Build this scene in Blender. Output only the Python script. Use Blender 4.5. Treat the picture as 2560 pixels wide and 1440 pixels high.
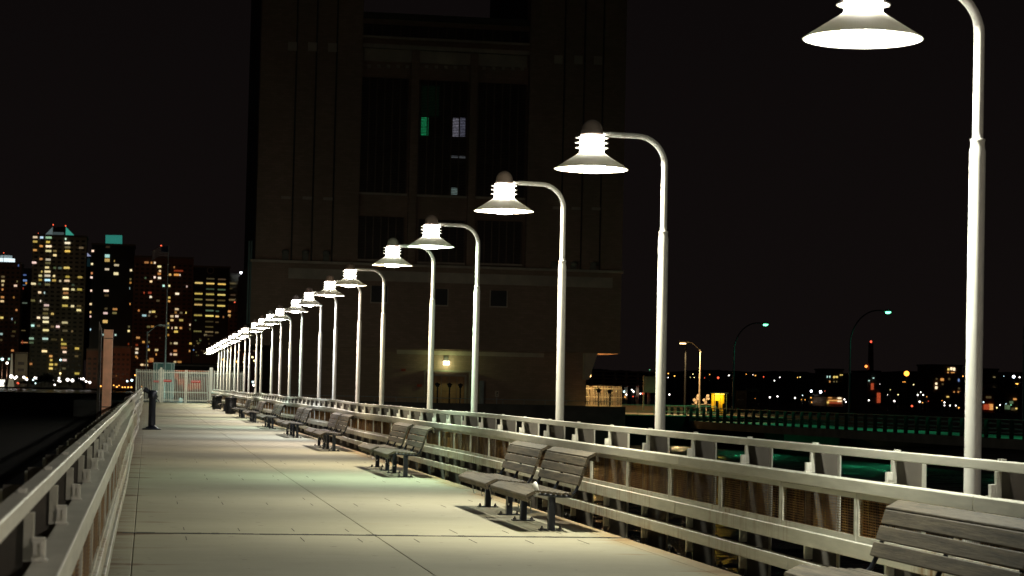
import bpy, math, random
from mathutils import Vector, Matrix
random.seed(7)
R = math.radians
for o in list(bpy.data.objects): bpy.data.objects.remove(o)
S = bpy.context.scene
C = S.collection

# ------------------------------------------------------------------ camera, sky, exposure
FP = 5333.0                       # focal length in pixels of the 2560 px wide photograph
ROLL = R(1.25); PITCH = R(2.768); YAW = R(9.64)
CAM = Vector((0, 0, 1.5))
rot = Matrix.Rotation(-YAW, 3, 'Z') @ Matrix.Rotation(R(90) + PITCH, 3, 'X') @ Matrix.Rotation(ROLL, 3, 'Z')
cd = bpy.data.cameras.new('camera'); cam = bpy.data.objects.new('camera', cd); C.objects.link(cam)
cd.sensor_width = 36; cd.lens = 36 * FP / 2560
cd.clip_start = .05; cd.clip_end = 9000
cd.dof.use_dof = True; cd.dof.focus_distance = 29; cd.dof.aperture_fstop = 7.0
cam.matrix_world = Matrix.Translation(CAM) @ rot.to_4x4()
S.camera = cam
w = bpy.data.worlds.new('World'); S.world = w; w.use_nodes = True
nt = w.node_tree; nt.nodes.clear()
out = nt.nodes.new('ShaderNodeOutputWorld'); bg = nt.nodes.new('ShaderNodeBackground')
tc = nt.nodes.new('ShaderNodeTexCoord'); sp = nt.nodes.new('ShaderNodeSeparateXYZ')
rp = nt.nodes.new('ShaderNodeValToRGB')
e = rp.color_ramp.elements
e[0].position = 0.0; e[0].color = (.0056, .0040, .0038, 1)
e[1].position = 0.35; e[1].color = (.0020, .0016, .0018, 1)
nt.links.new(tc.outputs['Generated'], sp.inputs[0]); nt.links.new(sp.outputs['Z'], rp.inputs[0])
nt.links.new(rp.outputs[0], bg.inputs[0]); nt.links.new(bg.outputs[0], out.inputs[0])
bg.inputs[1].default_value = 1.0
S.view_settings.view_transform = 'Standard'; S.view_settings.look = 'None'
S.view_settings.exposure = 0; S.view_settings.gamma = 1
S.render.engine = 'CYCLES'
S.cycles.use_denoising = True
S.cycles.use_light_tree = True
S.cycles.max_bounces = 5; S.cycles.diffuse_bounces = 3; S.cycles.glossy_bounces = 3
S.cycles.sample_clamp_indirect = 4
S.cycles.caustics_reflective = False; S.cycles.caustics_refractive = False

LAMP_W = 260          # watts of one pier lamp
def ray(px, py):
    return rot @ Vector(((px - 1280) / FP, -(py - 720) / FP, -1))
def atY(px, py, Y): d = ray(px, py); return CAM + d * (Y / d.y)
def atX(px, py, X): d = ray(px, py); return CAM + d * (X / d.x)
def atZ(px, py, Z): d = ray(px, py); return CAM + d * ((Z - 1.5) / d.z)

XR, XL = 4.98, -.25                 # inner faces of the two railings
SP = 1.83                           # post spacing
PH = atX(2018, 1190, XR + .07).y
# ------------------------------------------------------------------ materials
M = {}
def newmat(name):
    m = bpy.data.materials.new(name); m.use_nodes = True
    M[name] = m
    return m, m.node_tree, m.node_tree.nodes['Principled BSDF']
def N(nt, t, **kw):
    n = nt.nodes.new(t)
    for k, v in kw.items():
        if hasattr(n, k): setattr(n, k, v)
        else: n.inputs[k.replace('_', ' ')].default_value = v
    return n
def mix(nt, fac, a, b):
    n = nt.nodes.new('ShaderNodeMix'); n.data_type = 'RGBA'
    for s, v in ((0, fac), (6, a), (7, b)):
        if hasattr(v, 'links') or hasattr(v, 'is_output'): nt.links.new(v, n.inputs[s])
        else: n.inputs[s].default_value = v if s == 0 else (*v, 1)
    return n.outputs[2]
def ramp(nt, src, p0, p1):
    n = nt.nodes.new('ShaderNodeMapRange'); n.inputs[1].default_value = p0; n.inputs[2].default_value = p1
    nt.links.new(src, n.inputs[0]); return n.outputs[0]
def math_(nt, op, a, b=None):
    n = nt.nodes.new('ShaderNodeMath'); n.operation = op
    for i, v in enumerate((a, b)):
        if v is None: continue
        if hasattr(v, 'is_output'): nt.links.new(v, n.inputs[i])
        else: n.inputs[i].default_value = v
    return n.outputs[0]
def coords(nt, kind='Object', scale=(1, 1, 1)):
    t = nt.nodes.new('ShaderNodeTexCoord'); mp = nt.nodes.new('ShaderNodeMapping')
    mp.inputs['Scale'].default_value = scale
    nt.links.new(t.outputs[kind], mp.inputs[0]); return mp.outputs[0]
def worldc(nt, scale=(1, 1, 1)):
    t = nt.nodes.new('ShaderNodeNewGeometry'); mp = nt.nodes.new('ShaderNodeMapping')
    mp.inputs['Scale'].default_value = scale
    nt.links.new(t.outputs['Position'], mp.inputs[0]); return mp.outputs[0]
def noise(nt, vec, scale, detail=4, rough=.55):
    n = N(nt, 'ShaderNodeTexNoise'); n.inputs['Scale'].default_value = scale
    n.inputs['Detail'].default_value = detail; n.inputs['Roughness'].default_value = rough
    nt.links.new(vec, n.inputs['Vector']); return n.outputs[0]
def bump(nt, b, h, strength=.3, dist=.01):
    n = nt.nodes.new('ShaderNodeBump'); n.inputs['Strength'].default_value = strength
    n.inputs['Distance'].default_value = dist
    nt.links.new(h, n.inputs['Height']); nt.links.new(n.outputs[0], b.inputs['Normal'])

def plain(name, col, rough=.6, metal=0, var=.25, scale=3, bmp=0, wc=True):
    m, nt, b = newmat(name)
    v = worldc(nt) if wc else coords(nt)
    f = noise(nt, v, scale)
    c = mix(nt, ramp(nt, f, .3, .7), tuple(x * (1 - var) for x in col), tuple(min(1, x * (1 + var)) for x in col))
    nt.links.new(c, b.inputs['Base Color'])
    b.inputs['Roughness'].default_value = rough; b.inputs['Metallic'].default_value = metal
    if bmp: bump(nt, b, noise(nt, v, scale * 8), bmp)
    return m
def glow(name, col, strength, sampled=False):
    m, nt, b = newmat(name)
    b.inputs['Base Color'].default_value = (.05, .05, .05, 1)
    b.inputs['Emission Color'].default_value = (*col, 1); b.inputs['Emission Strength'].default_value = strength
    if not sampled: m.cycles.emission_sampling = 'NONE'
    return m

# painted aluminium of the railing, with rust bleeding at joints
m, nt_, b = newmat('rail_paint')
v = worldc(nt_)
g = ramp(nt_, noise(nt_, worldc(nt_, (1, .35, 3)), 6, 5), .35, .7)
c1 = mix(nt_, g, (.58, .565, .48), (.74, .715, .62))
streak = ramp(nt_, noise(nt_, worldc(nt_, (1, 9, .8)), 1.3, 6, .7), .47, .63)
patch = ramp(nt_, noise(nt_, worldc(nt_, (1, .5, 1)), .9, 3), .44, .58)
tz = nt_.nodes.new('ShaderNodeSeparateXYZ'); nt_.links.new(v, tz.inputs[0])
low = ramp(nt_, tz.outputs[2], .75, .50)
rm = math_(nt_, 'MULTIPLY', math_(nt_, 'MULTIPLY', streak, patch), low)
c2 = mix(nt_, rm, (.5, .5, .5), (.30, .15, .035))
mx = nt_.nodes.new('ShaderNodeMix'); mx.data_type = 'RGBA'
nt_.links.new(rm, mx.inputs[0]); nt_.links.new(c1, mx.inputs[6]); mx.inputs[7].default_value = (.30, .16, .04, 1)
nt_.links.new(mx.outputs[2], b.inputs['Base Color'])
b.inputs['Roughness'].default_value = .42; b.inputs['Metallic'].default_value = .15
bump(nt_, b, noise(nt_, v, 60, 3), .12, .002)

# rusting wire cloth: brown with bleached and ochre streaks
m, nt_, b = newmat('rusty_wire')
f1 = ramp(nt_, noise(nt_, worldc(nt_, (1, 7, .7)), 1.1, 5, .6), .35, .7)
f2 = ramp(nt_, noise(nt_, worldc(nt_, (1, 5, 2)), 2.2, 4), .5, .75)
a = mix(nt_, f1, (.08, .032, .008), (.38, .18, .03))
mx = nt_.nodes.new('ShaderNodeMix'); mx.data_type = 'RGBA'
nt_.links.new(f2, mx.inputs[0]); nt_.links.new(a, mx.inputs[6]); mx.inputs[7].default_value = (.58, .36, .08, 1)
nt_.links.new(mx.outputs[2], b.inputs['Base Color']); b.inputs['Roughness'].default_value = .85

# deck concrete: fine grain, faint brushed streaks, rust runs along both edges
m, nt_, b = newmat('deck_concrete')
v = worldc(nt_)
f1 = ramp(nt_, noise(nt_, v, .55, 5), .3, .7)
f2 = ramp(nt_, noise(nt_, worldc(nt_, (.6, 5, 1)), 1.6, 6, .65), .3, .75)
f3 = ramp(nt_, noise(nt_, v, 38, 3), .3, .7)
a = mix(nt_, f1, (.35, .33, .225), (.43, .405, .29))
a = mix(nt_, math_(nt_, 'MULTIPLY', f2, .35), a, (.27, .26, .21))
a = mix(nt_, math_(nt_, 'MULTIPLY', f3, .16), a, (.25, .24, .2))
sx = nt_.nodes.new('ShaderNodeSeparateXYZ'); nt_.links.new(v, sx.inputs[0])
el = ramp(nt_, sx.outputs[0], .35, -.30); er = ramp(nt_, sx.outputs[0], 4.45, 4.97)
st = noise(nt_, worldc(nt_, (.35, 5.5, 1)), 1.7, 6, .7)
ml = ramp(nt_, math_(nt_, 'ADD', math_(nt_, 'MULTIPLY', el, .36), st), .76, .95)
mr = ramp(nt_, math_(nt_, 'ADD', math_(nt_, 'MULTIPLY', er, .6), noise(nt_, worldc(nt_, (.8, .5, 1)), 1.2, 5)), .66, .98)
a = mix(nt_, math_(nt_, 'MULTIPLY', ml, .8), a, (.19, .10, .03))
a = mix(nt_, math_(nt_, 'MULTIPLY', mr, .75), a, (.30, .19, .065))
def post_runs(ph, edge, reach):
    fr_ = math_(nt_, 'FRACT', math_(nt_, 'DIVIDE', math_(nt_, 'SUBTRACT', sx.outputs[1], ph), SP))
    d_ = math_(nt_, 'MULTIPLY', math_(nt_, 'MINIMUM', fr_, math_(nt_, 'SUBTRACT', 1.0, fr_)), SP)
    near = ramp(nt_, sx.outputs[0], edge + reach, edge)
    wn = math_(nt_, 'MULTIPLY', ramp(nt_, noise(nt_, worldc(nt_, (.8, .45, 1)), 1.6, 4), .35, .7), near)
    return ramp(nt_, math_(nt_, 'SUBTRACT', math_(nt_, 'MULTIPLY', wn, .42), d_), .0, .12)
a = mix(nt_, math_(nt_, 'MULTIPLY', post_runs(PH + .27, -.30, .75), .85), a, (.13, .065, .02))
a = mix(nt_, math_(nt_, 'MULTIPLY', post_runs(PH, 4.97, -.7), .7), a, (.22, .12, .035))
blot = ramp(nt_, noise(nt_, worldc(nt_, (.7, .5, 1)), .9, 7, .75), .52, .72)
a = mix(nt_, math_(nt_, 'MULTIPLY', blot, .30), a, (.22, .205, .15))
gum = ramp(nt_, noise(nt_, v, 7.5, 1, .3), .735, .76)
a = mix(nt_, math_(nt_, 'MULTIPLY', gum, .5), a, (.12, .115, .09))
spot = ramp(nt_, noise(nt_, v, 3.1, 2, .4), .72, .78)
a = mix(nt_, math_(nt_, 'MULTIPLY', spot, .3), a, (.22, .21, .17))
nt_.links.new(a, b.inputs['Base Color']); b.inputs['Roughness'].default_value = .8
bump(nt_, b, noise(nt_, v, 45, 4), .25, .004)

# weathered teak
m, nt_, b = newmat('weathered_wood')
v = coords(nt_)
f1 = ramp(nt_, noise(nt_, coords(nt_, scale=(14, .9, 14)), 2.2, 6, .75), .34, .68)
f2 = ramp(nt_, noise(nt_, worldc(nt_, (1, 1, 1)), 3.0, 4), .35, .7)
a = mix(nt_, f1, (.014, .010, .006), (.150, .118, .074))
a = mix(nt_, math_(nt_, 'MULTIPLY', f2, .3), a, (.035, .028, .020))
crk = ramp(nt_, noise(nt_, coords(nt_, scale=(3, 28, 3)), 2.0, 4, .7), .66, .74)
oi_ = nt_.nodes.new('ShaderNodeObjectInfo')
a = mix(nt_, math_(nt_, 'MULTIPLY', oi_.outputs['Random'], .30), a, (.10, .08, .052))
a = mix(nt_, math_(nt_, 'MULTIPLY', crk, .55), a, (.20, .175, .125))
nt_.links.new(a, b.inputs['Base Color']); b.inputs['Roughness'].default_value = .75
bump(nt_, b, noise(nt_, coords(nt_, scale=(40, 2, 40)), 3, 5), .5, .004)

# water
m, nt_, b = newmat('river_water')
b.inputs['Base Color'].default_value = (.002, .004, .004, 1); b.inputs['Roughness'].default_value = .2
b.inputs['IOR'].default_value = 1.33
def wave(scale, mp):
    n = nt_.nodes.new('ShaderNodeTexNoise'); n.inputs['Scale'].default_value = scale; n.inputs['Detail'].default_value = 4
    nt_.links.new(worldc(nt_, mp), n.inputs['Vector']); return n.outputs['Color']
def vm(op, a, b_):
    n = nt_.nodes.new('ShaderNodeVectorMath'); n.operation = op
    for i_, v_ in enumerate((a, b_)):
        if v_ is None: continue
        if hasattr(v_, 'is_output'): nt_.links.new(v_, n.inputs[i_])
        else: n.inputs[i_].default_value = v_
    return n.outputs[0]
w1 = vm('MULTIPLY', vm('SUBTRACT', wave(.55, (.7, 1, 1)), (.5, .5, .5)), (1.3, 2.0, 0))
w2 = vm('MULTIPLY', vm('SUBTRACT', wave(2.6, (.8, 1, 1)), (.5, .5, .5)), (1.2, 1.7, 0))
nn = vm('NORMALIZE', vm('ADD', vm('ADD', w1, w2), (0, 0, 1)), None)
nt_.links.new(nn, b.inputs['Normal'])

# facade concrete
m, nt_, b = newmat('facade_brick')
v = worldc(nt_)
br = N(nt_, 'ShaderNodeTexBrick'); br.inputs['Scale'].default_value = 1
br.inputs['Brick Width'].default_value = .62; br.inputs['Row Height'].default_value = .22
br.inputs['Mortar Size'].default_value = .012
sp2 = nt_.nodes.new('ShaderNodeSeparateXYZ'); cb = nt_.nodes.new('ShaderNodeCombineXYZ')
nt_.links.new(v, sp2.inputs[0]); nt_.links.new(sp2.outputs[0], cb.inputs[0]); nt_.links.new(sp2.outputs[2], cb.inputs[1])
nt_.links.new(cb.outputs[0], br.inputs['Vector'])
br.inputs['Color1'].default_value = (.52, .33, .24, 1); br.inputs['Color2'].default_value = (.42, .27, .19, 1)
br.inputs['Mortar'].default_value = (.32, .25, .17, 1)
f = ramp(nt_, noise(nt_, worldc(nt_, (1, 1, .35)), .22, 6, .6), .3, .72)
mx = nt_.nodes.new('ShaderNodeMix'); mx.data_type = 'RGBA'
nt_.links.new(math_(nt_, 'MULTIPLY', f, .55), mx.inputs[0]); nt_.links.new(br.outputs[0], mx.inputs[6]); mx.inputs[7].default_value = (.24, .18, .12, 1)
nt_.links.new(mx.outputs[2], b.inputs['Base Color']); b.inputs['Roughness'].default_value = .9

sm_ = plain('shade_enamel', (.80, .78, .70), .4, 0, .06, 8)      # thin enamelled glass-fibre shade, lets a little light through
n_ = sm_.node_tree; tl = n_.nodes.new('ShaderNodeBsdfTranslucent'); tl.inputs[0].default_value = (1, .97, .85, 1)
ms = n_.nodes.new('ShaderNodeMixShader'); ms.inputs[0].default_value = .20
n_.links.new(n_.nodes['Principled BSDF'].outputs[0], ms.inputs[1]); n_.links.new(tl.outputs[0], ms.inputs[2])
n_.links.new(ms.outputs[0], n_.nodes['Material Output'].inputs[0])
plain('cap_paint', (.30, .23, .19), .5, 0, .1, 8)
plain('post_paint', (.135, .12, .10), .5, .1, .2, 4)
plain('lamp_paint', (.80, .78, .70), .38, 0, .06, 8)
plain('facade_stone', (.62, .50, .38), .85, 0, .2, .5)
plain('louver_metal', (.07, .06, .055), .6, .3, .15, 1)
plain('louver_frame', (.22, .15, .11), .6, .2, .15, 1)
plain('dark_paint', (.010, .013, .022), .4, .3, .15, 6, wc=False)
plain('black_metal', (.012, .013, .014), .45, .3, .2, 6, wc=False)
plain('steel_bolt', (.08, .075, .07), .5, .7, .3, 30)
plain('joint_filler', (.018, .017, .014), .9, 0, .4, 12)
plain('pier_dark', (.02, .018, .016), .9, 0, .3, 1)
tm = plain('tarred_timber', (.005, .0045, .004), 1, 0, .4, .6)
tm.node_tree.nodes['Principled BSDF'].inputs['Specular IOR Level'].default_value = .08
plain('quay_concrete', (.085, .078, .065), .9, 0, .3, .7)
plain('land_asphalt', (.05, .05, .047), .9, 0, .3, .4)
plain('tower_brick', (.16, .085, .06), .9, 0, .2, .05)
plain('tower_stone', (.26, .24, .19), .9, 0, .2, .05)
plain('tower_glass', (.02, .022, .022), .4, .1, .3, .05)
plain('tower_shell', (.10, .085, .07), .8, 0, .2, .05)
plain('hill_cover', (.03, .026, .022), .95, 0, .4, .02)
plain('pile_paint', (.86, .48, .31), .7, 0, .14, 4)
plain('pile_timber', (.16, .14, .12), .85, 0, .35, 6)
plain('fence_paint', (.82, .81, .72), .5, .1, .12, 5)
plain('teal_paint', (.09, .17, .145), .5, .1, .15, 3)
plain('pole_grey', (.36, .38, .36), .45, .4, .12, 4)
plain('green_pole', (.10, .16, .14), .5, .3, .15, 4)
plain('tan_pole', (.55, .46, .36), .5, .1, .12, 4)
plain('sign_red', (.8, .04, .03), .5, 0, .1, 4)
plain('sign_white', (.75, .73, .68), .5, 0, .05, 4)
plain('sign_grey', (.30, .28, .22), .6, 0, .12, 3)
plain('sign_tan', (.62, .50, .36), .6, 0, .1, 3)
plain('door_wood', (.62, .32, .15), .6, 0, .2, 2)
plain('yellow_paint', (.75, .52, .03), .5, 0, .1, 3)
plain('red_plastic', (.45, .07, .03), .5, 0, .1, 3)
plain('white_cloth', (.82, .82, .80), .85, 0, .04, 20, .3)
plain('cable_steel', (.32, .31, .28), .4, .6, .1, 20)
plain('flag_white', (.32, .30, .29), .9, 0, .05, 3)
plain('flag_red', (.12, .02, .02), .9, 0, .1, 3)
plain('flag_blue', (.015, .018, .05), .9, 0, .1, 3)
plain('warehouse_brick', (.22, .08, .045), .9, 0, .2, .4)
plain('foliage_dark', (.04, .05, .025), .9, 0, .4, 3)

glow('lamp_glass', (1, .97, .88), 55, True)
# lit windows: colour and brightness vary per window, curtains and lamps inside give a mottled pane
m, nt_, b = newmat('lit_window')
oi = nt_.nodes.new('ShaderNodeObjectInfo')
f = noise(nt_, coords(nt_, scale=(2.2, 1, 3.5)), 2.1, 3)
nt_.links.new(oi.outputs['Color'], b.inputs['Emission Color'])
nt_.links.new(math_(nt_, 'MULTIPLY', oi.outputs['Alpha'], math_(nt_, 'ADD', math_(nt_, 'MULTIPLY', ramp(nt_, f, .3, .7), 1.1), .35)), b.inputs['Emission Strength'])
b.inputs['Base Color'].default_value = (.02, .02, .02, 1)
m.cycles.emission_sampling = 'NONE'
m, nt_, b = newmat('point_glow')
oi = nt_.nodes.new('ShaderNodeObjectInfo')
nt_.links.new(oi.outputs['Color'], b.inputs['Emission Color']); nt_.links.new(oi.outputs['Alpha'], b.inputs['Emission Strength'])
b.inputs['Base Color'].default_value = (.02, .02, .02, 1)
m.cycles.emission_sampling = 'NONE'

# ------------------------------------------------------------------ mesh builder
class MB:
    def __init__(s): s.v = []; s.f = []; s.sm = []; s.mi = []; s.k = 0
    def add(s, vs, fs, smooth=False):
        n = len(s.v); s.v += [tuple(x) for x in vs]
        for f in fs: s.f.append([i + n for i in f]); s.sm.append(smooth); s.mi.append(s.k)
        return s
    def box(s, x0, x1, y0, y1, z0, z1):
        vs = [(x, y, z) for z in (z0, z1) for y in (y0, y1) for x in (x0, x1)]
        return s.add(vs, [(0, 2, 3, 1), (4, 5, 7, 6), (0, 1, 5, 4), (2, 6, 7, 3), (0, 4, 6, 2), (1, 3, 7, 5)])
    def prism(s, prof, y0, y1):              # profile in (x, z), swept along y
        n = len(prof)
        vs = [(x, y0, z) for x, z in prof] + [(x, y1, z) for x, z in prof]
        fs = [tuple(range(n)), tuple(range(2 * n - 1, n - 1, -1))]
        fs += [(i, i + n, (i + 1) % n + n, (i + 1) % n) for i in range(n)]
        return s.add(vs, fs)
    def sweep(s, prof, pts):                 # profile (x,z) carried along a polyline of (x,y,z) offsets
        n = len(prof); vs = []; fs = []
        for p in pts: vs += [(p[0] + x, p[1], p[2] + z) for x, z in prof]
        for k in range(len(pts) - 1):
            fs += [(k * n + i, (k + 1) * n + i, (k + 1) * n + (i + 1) % n, k * n + (i + 1) % n) for i in range(n)]
        e_ = (len(pts) - 1) * n
        fs += [tuple(range(n)), tuple(range(e_ + n - 1, e_ - 1, -1))]
        return s.add(vs, fs)
    def tube(s, pts, r, n=12, caps=True):
        pts = [Vector(p) for p in pts]; vs = []; fs = []
        rr = r if isinstance(r, (list, tuple)) else [r] * len(pts)
        up = None
        for k, p in enumerate(pts):
            t = (pts[min(k + 1, len(pts) - 1)] - pts[max(k - 1, 0)]).normalized()
            if up is None: up = Vector((0, 1, 0)) if abs(t.y) < .9 else Vector((1, 0, 0))
            a = t.cross(up).normalized(); bb = a.cross(t).normalized(); up = bb
            vs += [p + (a * math.cos(2 * math.pi * i / n) + bb * math.sin(2 * math.pi * i / n)) * rr[k] for i in range(n)]
        for k in range(len(pts) - 1):
            fs += [(k * n + i, k * n + (i + 1) % n, (k + 1) * n + (i + 1) % n, (k + 1) * n + i) for i in range(n)]
        s.add(vs, fs, True)
        if caps:
            e_ = (len(pts) - 1) * n
            s.add(vs[:n], [tuple(range(n - 1, -1, -1))]); s.add(vs[e_:], [tuple(range(n))])
        return s
    def lathe(s, prof, cx=0, cy=0, n=32, smooth=True):   # profile of (r, z)
        vs = []; fs = []
        for r, z in prof: vs += [(cx + r * math.cos(2 * math.pi * i / n), cy + r * math.sin(2 * math.pi * i / n), z) for i in range(n)]
        for k in range(len(prof) - 1):
            fs += [(k * n + i, k * n + (i + 1) % n, (k + 1) * n + (i + 1) % n, (k + 1) * n + i) for i in range(n)]
        return s.add(vs, fs, smooth)
    def mesh(s, name):
        me = bpy.data.meshes.new(name); me.from_pydata(s.v, [], s.f)
        me.polygons.foreach_set('use_smooth', s.sm)
        me.polygons.foreach_set('material_index', s.mi)
        me.update(); return me

def tag(o, label=None, cat=None, group=None, kind=None):
    if label: o['label'] = label
    if cat: o['category'] = cat
    if group: o['group'] = group
    if kind: o['kind'] = kind
    return o
def link(name, me, mats, parent=None, loc=None, kind=None, color=None):
    if me is not None and mats is not None and len(me.materials) == 0:
        for q in (mats if isinstance(mats, (list, tuple)) else [mats]): me.materials.append(M[q])
    o = bpy.data.objects.new(name, me); C.objects.link(o)
    if parent is not None: o.parent = parent
    if loc is not None: o.location = loc
    if kind: o['kind'] = kind
    if color is not None: o.color = color
    return o
def part(name, mb, mat, parent=None, loc=None, kind=None):
    return link(name, mb.mesh(name), mat, parent, loc, kind)
def empty(name, loc, label, cat, group=None, rz=0):
    o = bpy.data.objects.new(name, None); C.objects.link(o); o.location = loc; o.rotation_euler = (0, 0, rz)
    return tag(o, label, cat, group)
def copy_tree(o, parent=None):
    c = o.copy(); C.objects.link(c)
    if parent is not None: c.parent = parent
    for ch in kids.get(o.name, []): copy_tree(ch, c)
    return c
kids = {}
def index(o, allobj):
    for q in allobj:
        if q.parent is not None: kids.setdefault(q.parent.name, []).append(q)
ORD = ['first', 'second', 'third', 'fourth', 'fifth', 'sixth', 'seventh', 'eighth', 'ninth', 'tenth', 'eleventh', 'twelfth',
       'thirteenth', 'fourteenth', 'fifteenth', 'sixteenth', 'seventeenth', 'eighteenth', 'nineteenth', 'twentieth',
       'twenty-first', 'twenty-second', 'twenty-third', 'twenty-fourth', 'twenty-fifth', 'twenty-sixth', 'twenty-seventh', 'twenty-eighth',
       'twenty-ninth', 'thirtieth', 'thirty-first', 'thirty-second', 'thirty-third', 'thirty-fourth', 'thirty-fifth', 'thirty-sixth']

Y_END = 171.0                       # the pier's landward end
WATER = -3.4
# ------------------------------------------------------------------ setting: water, pier deck, land
mb = MB(); mb.add([(-3000, -200, WATER), (3500, -200, WATER), (3500, 4000, WATER), (-3000, 4000, WATER)], [(0, 1, 2, 3)])
tag(part('water', mb, 'river_water'), kind='structure')

deck = tag(part('pier_deck', MB().box(-.24, 4.97, -4, Y_END + 2, -.42, -.17), 'pier_dark'), kind='structure')
J0 = atZ(900, 1338, 0).y
joints = [-4, J0] + [J0 + 36.6 * k for k in range(1, 5)]
joints = [j for j in joints if j < Y_END] + [Y_END + 2]
g = .006
for a0, a1 in zip(joints[:-1], joints[1:]):
    wa = .06 if a0 == J0 else .003; wb = .06 if a1 == J0 else .003
    for x0, x1 in ((-.30, -.085), (-.085 + g, 2.34 - g), (2.34, 4.76 - g), (4.76, 4.955)):
        prof = [(x0, -.17), (x1, -.17), (x1, -.005), (x1 - .005, 0), (x0 + .005, 0), (x0, -.005)]
        mb = MB(); mb.prism(prof, a0 + wa, a1 - wb)
        part('slab', mb, 'deck_concrete', deck)
# saw cuts: short dark notches in pairs astride each control line
cut = MB(); rnd = random.Random(3)
for Yr in [J0 + d for d in (0, 6.3, 13.3, 20.5)]:
    for k in range(9):
        x = .42 + k * .565
        if abs(x - 2.34) < .15: continue
        for sgn in (-1, 1):
            if rnd.random() < .12: continue
            y = Yr + sgn * (.62 + rnd.random() * .12); l = .2 + rnd.random() * .1
            cut.box(x - .0035, x + .0035, y - l, y + l, -.001, .0018)
part('saw_cut', cut, 'joint_filler', deck, kind='stuff')
for k, j in enumerate([J0]):       # ragged sealant standing slightly proud of the cross joints
    s = MB(); x = -.2
    while x < 4.94:
        l = rnd.uniform(.05, .2); wv = rnd.uniform(.05, .085)
        s.box(x, min(x + l, 4.95), j - wv, j + wv * rnd.uniform(.6, 1.2), -.03, .002 + rnd.random() * .002); x += l
    part('joint_seal', s, 'joint_filler', deck)
# bracket stubs and fascia under the rails
fs = MB()
fs.box(4.97, 5.0, -4, Y_END, -.42, -.14); fs.box(-.27, -.24, -4, Y_END, -.42, -.14)
part('fascia', fs, 'quay_concrete', deck)
for k in range(0, 20):
    y = 5 + 9.2 * k
    p = MB().lathe([(.23, WATER - 1), (.23, -.42)], 1.0, y, 12).lathe([(.23, WATER - 1), (.23, -.42)], 3.8, y, 12)
    p.box(.1, 4.7, y - .3, y + .3, -.9, -.42)
    part('pile_bent', p, 'pier_dark', deck)

# ------------------------------------------------------------------ railings
def wob(y):
    a = min(1, max(0, (y - 14) / 40))
    return (.022 * a * math.sin(y / 6.1) + .014 * a * math.sin(y / 2.7 + 1)), (.016 * a * math.sin(y / 5.2 + 2) + .011 * a * math.sin(y / 2.2))
def rounded(x0, x1, z0, z1, r=.006):
    return [(x0 + r, z0), (x1 - r, z0), (x1, z0 + r), (x1, z1 - r), (x1 - r, z1), (x0 + r, z1), (x0 + r * .3, z1 - r * .3), (x0, z1 - r), (x0, z0 + r)]
RAILS = [('top_rail', rounded(.105, .165, 1.08, 1.142)), ('middle_rail', rounded(-.006, .10, .832, .922)),
         ('lower_rail', rounded(-.022, .055, .375, .488)), ('lower_rail', rounded(-.022, .055, .155, .255))]
# one post: deep web seen broadside, inner tab, outer flange, base plate with nuts
pm = MB()
pm.box(.125, .31, -.006, .006, -.10, 1.079)
pm.box(.058, .10, -.009, .009, -.10, .83)
fl = MB().box(.31, .322, -.06, .06, -.10, 1.06); flange_me = fl.mesh('flange')
tb = MB().box(.092, .125, -.016, .016, .923, 1.079); tab_me = tb.mesh('tab')
pm.box(.03, .40, -.16, .16, -.125, -.10)
pm.box(-.02, .46, -.05, .05, -.30, -.125)
post_me = pm.mesh('post')
cm = MB()                       # bright clamp blocks that carry the rails, with bolt heads
cm.box(.055, .098, -.02, .02, .923, 1.0); cm.box(.048, .098, -.032, .032, .923, .931)
for z in (.955, .98): cm.lathe([(.013, 0), (.013, .012), (0, .014)], 0, 0, 8, False)
cm.v = cm.v[:16]; cm.f = cm.f[:12]; cm.sm = cm.sm[:12]; cm.mi = cm.mi[:12]
for xx in (.066, .087):
    cm.box(xx - .006, xx + .006, -.030, -.020, .945, .985)
cm.box(.056, .115, -.02, .02, .256, .374); cm.box(.056, .115, -.02, .02, .03, .154)
for z in (.31, .09):
    for xx in (.075, .098): cm.box(xx - .005, xx + .005, -.027, -.02, z - .02, z + .02)
for yy in (-.028, .028): cm.box(.12, .145, yy - .012, yy + .012, 1.143, 1.155)
clamp_me = cm.mesh('clamp')
nm = MB()
for xx in (.07, .36):
    for yy in (-.12, .12): nm.lathe([(.024, -.10), (.024, -.075), (.012, -.075), (.012, -.05), (0, -.05)], xx, yy, 6, False)
nut_me = nm.mesh('anchor_nuts')
fr = MB(); L = SP - .02
z0, z1 = .490, .828
fr.box(0, .03, 0, L, z0, z0 + .04); fr.box(0, .03, 0, L, z1 - .035, z1)
fr.box(0, .03, 0, .04, z0 + .04, z1 - .035); fr.box(0, .03, L - .04, L, z0 + .04, z1 - .035)
frame_me = fr.mesh('panel_frame')
wm = MB()
k = z0 + .045
while k < z1 - .035:
    wm.box(.010, .0135, .03, L - .03, k, k + .0035); k += .019
k = .05
while k < L - .04:
    wm.box(.0145, .0175, k, k + .0018, z0 + .03, z1 - .028); k += .036
wire_me = wm.mesh('wire_mesh')
for q, mm in ((flange_me, 'rail_paint'), (tab_me, 'rail_paint'), (post_me, 'post_paint'), (clamp_me, 'lamp_paint'), (nut_me, 'steel_bolt'), (frame_me, 'rail_paint'), (wire_me, 'rusty_wire')):
    q.materials.append(M[mm])

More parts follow.
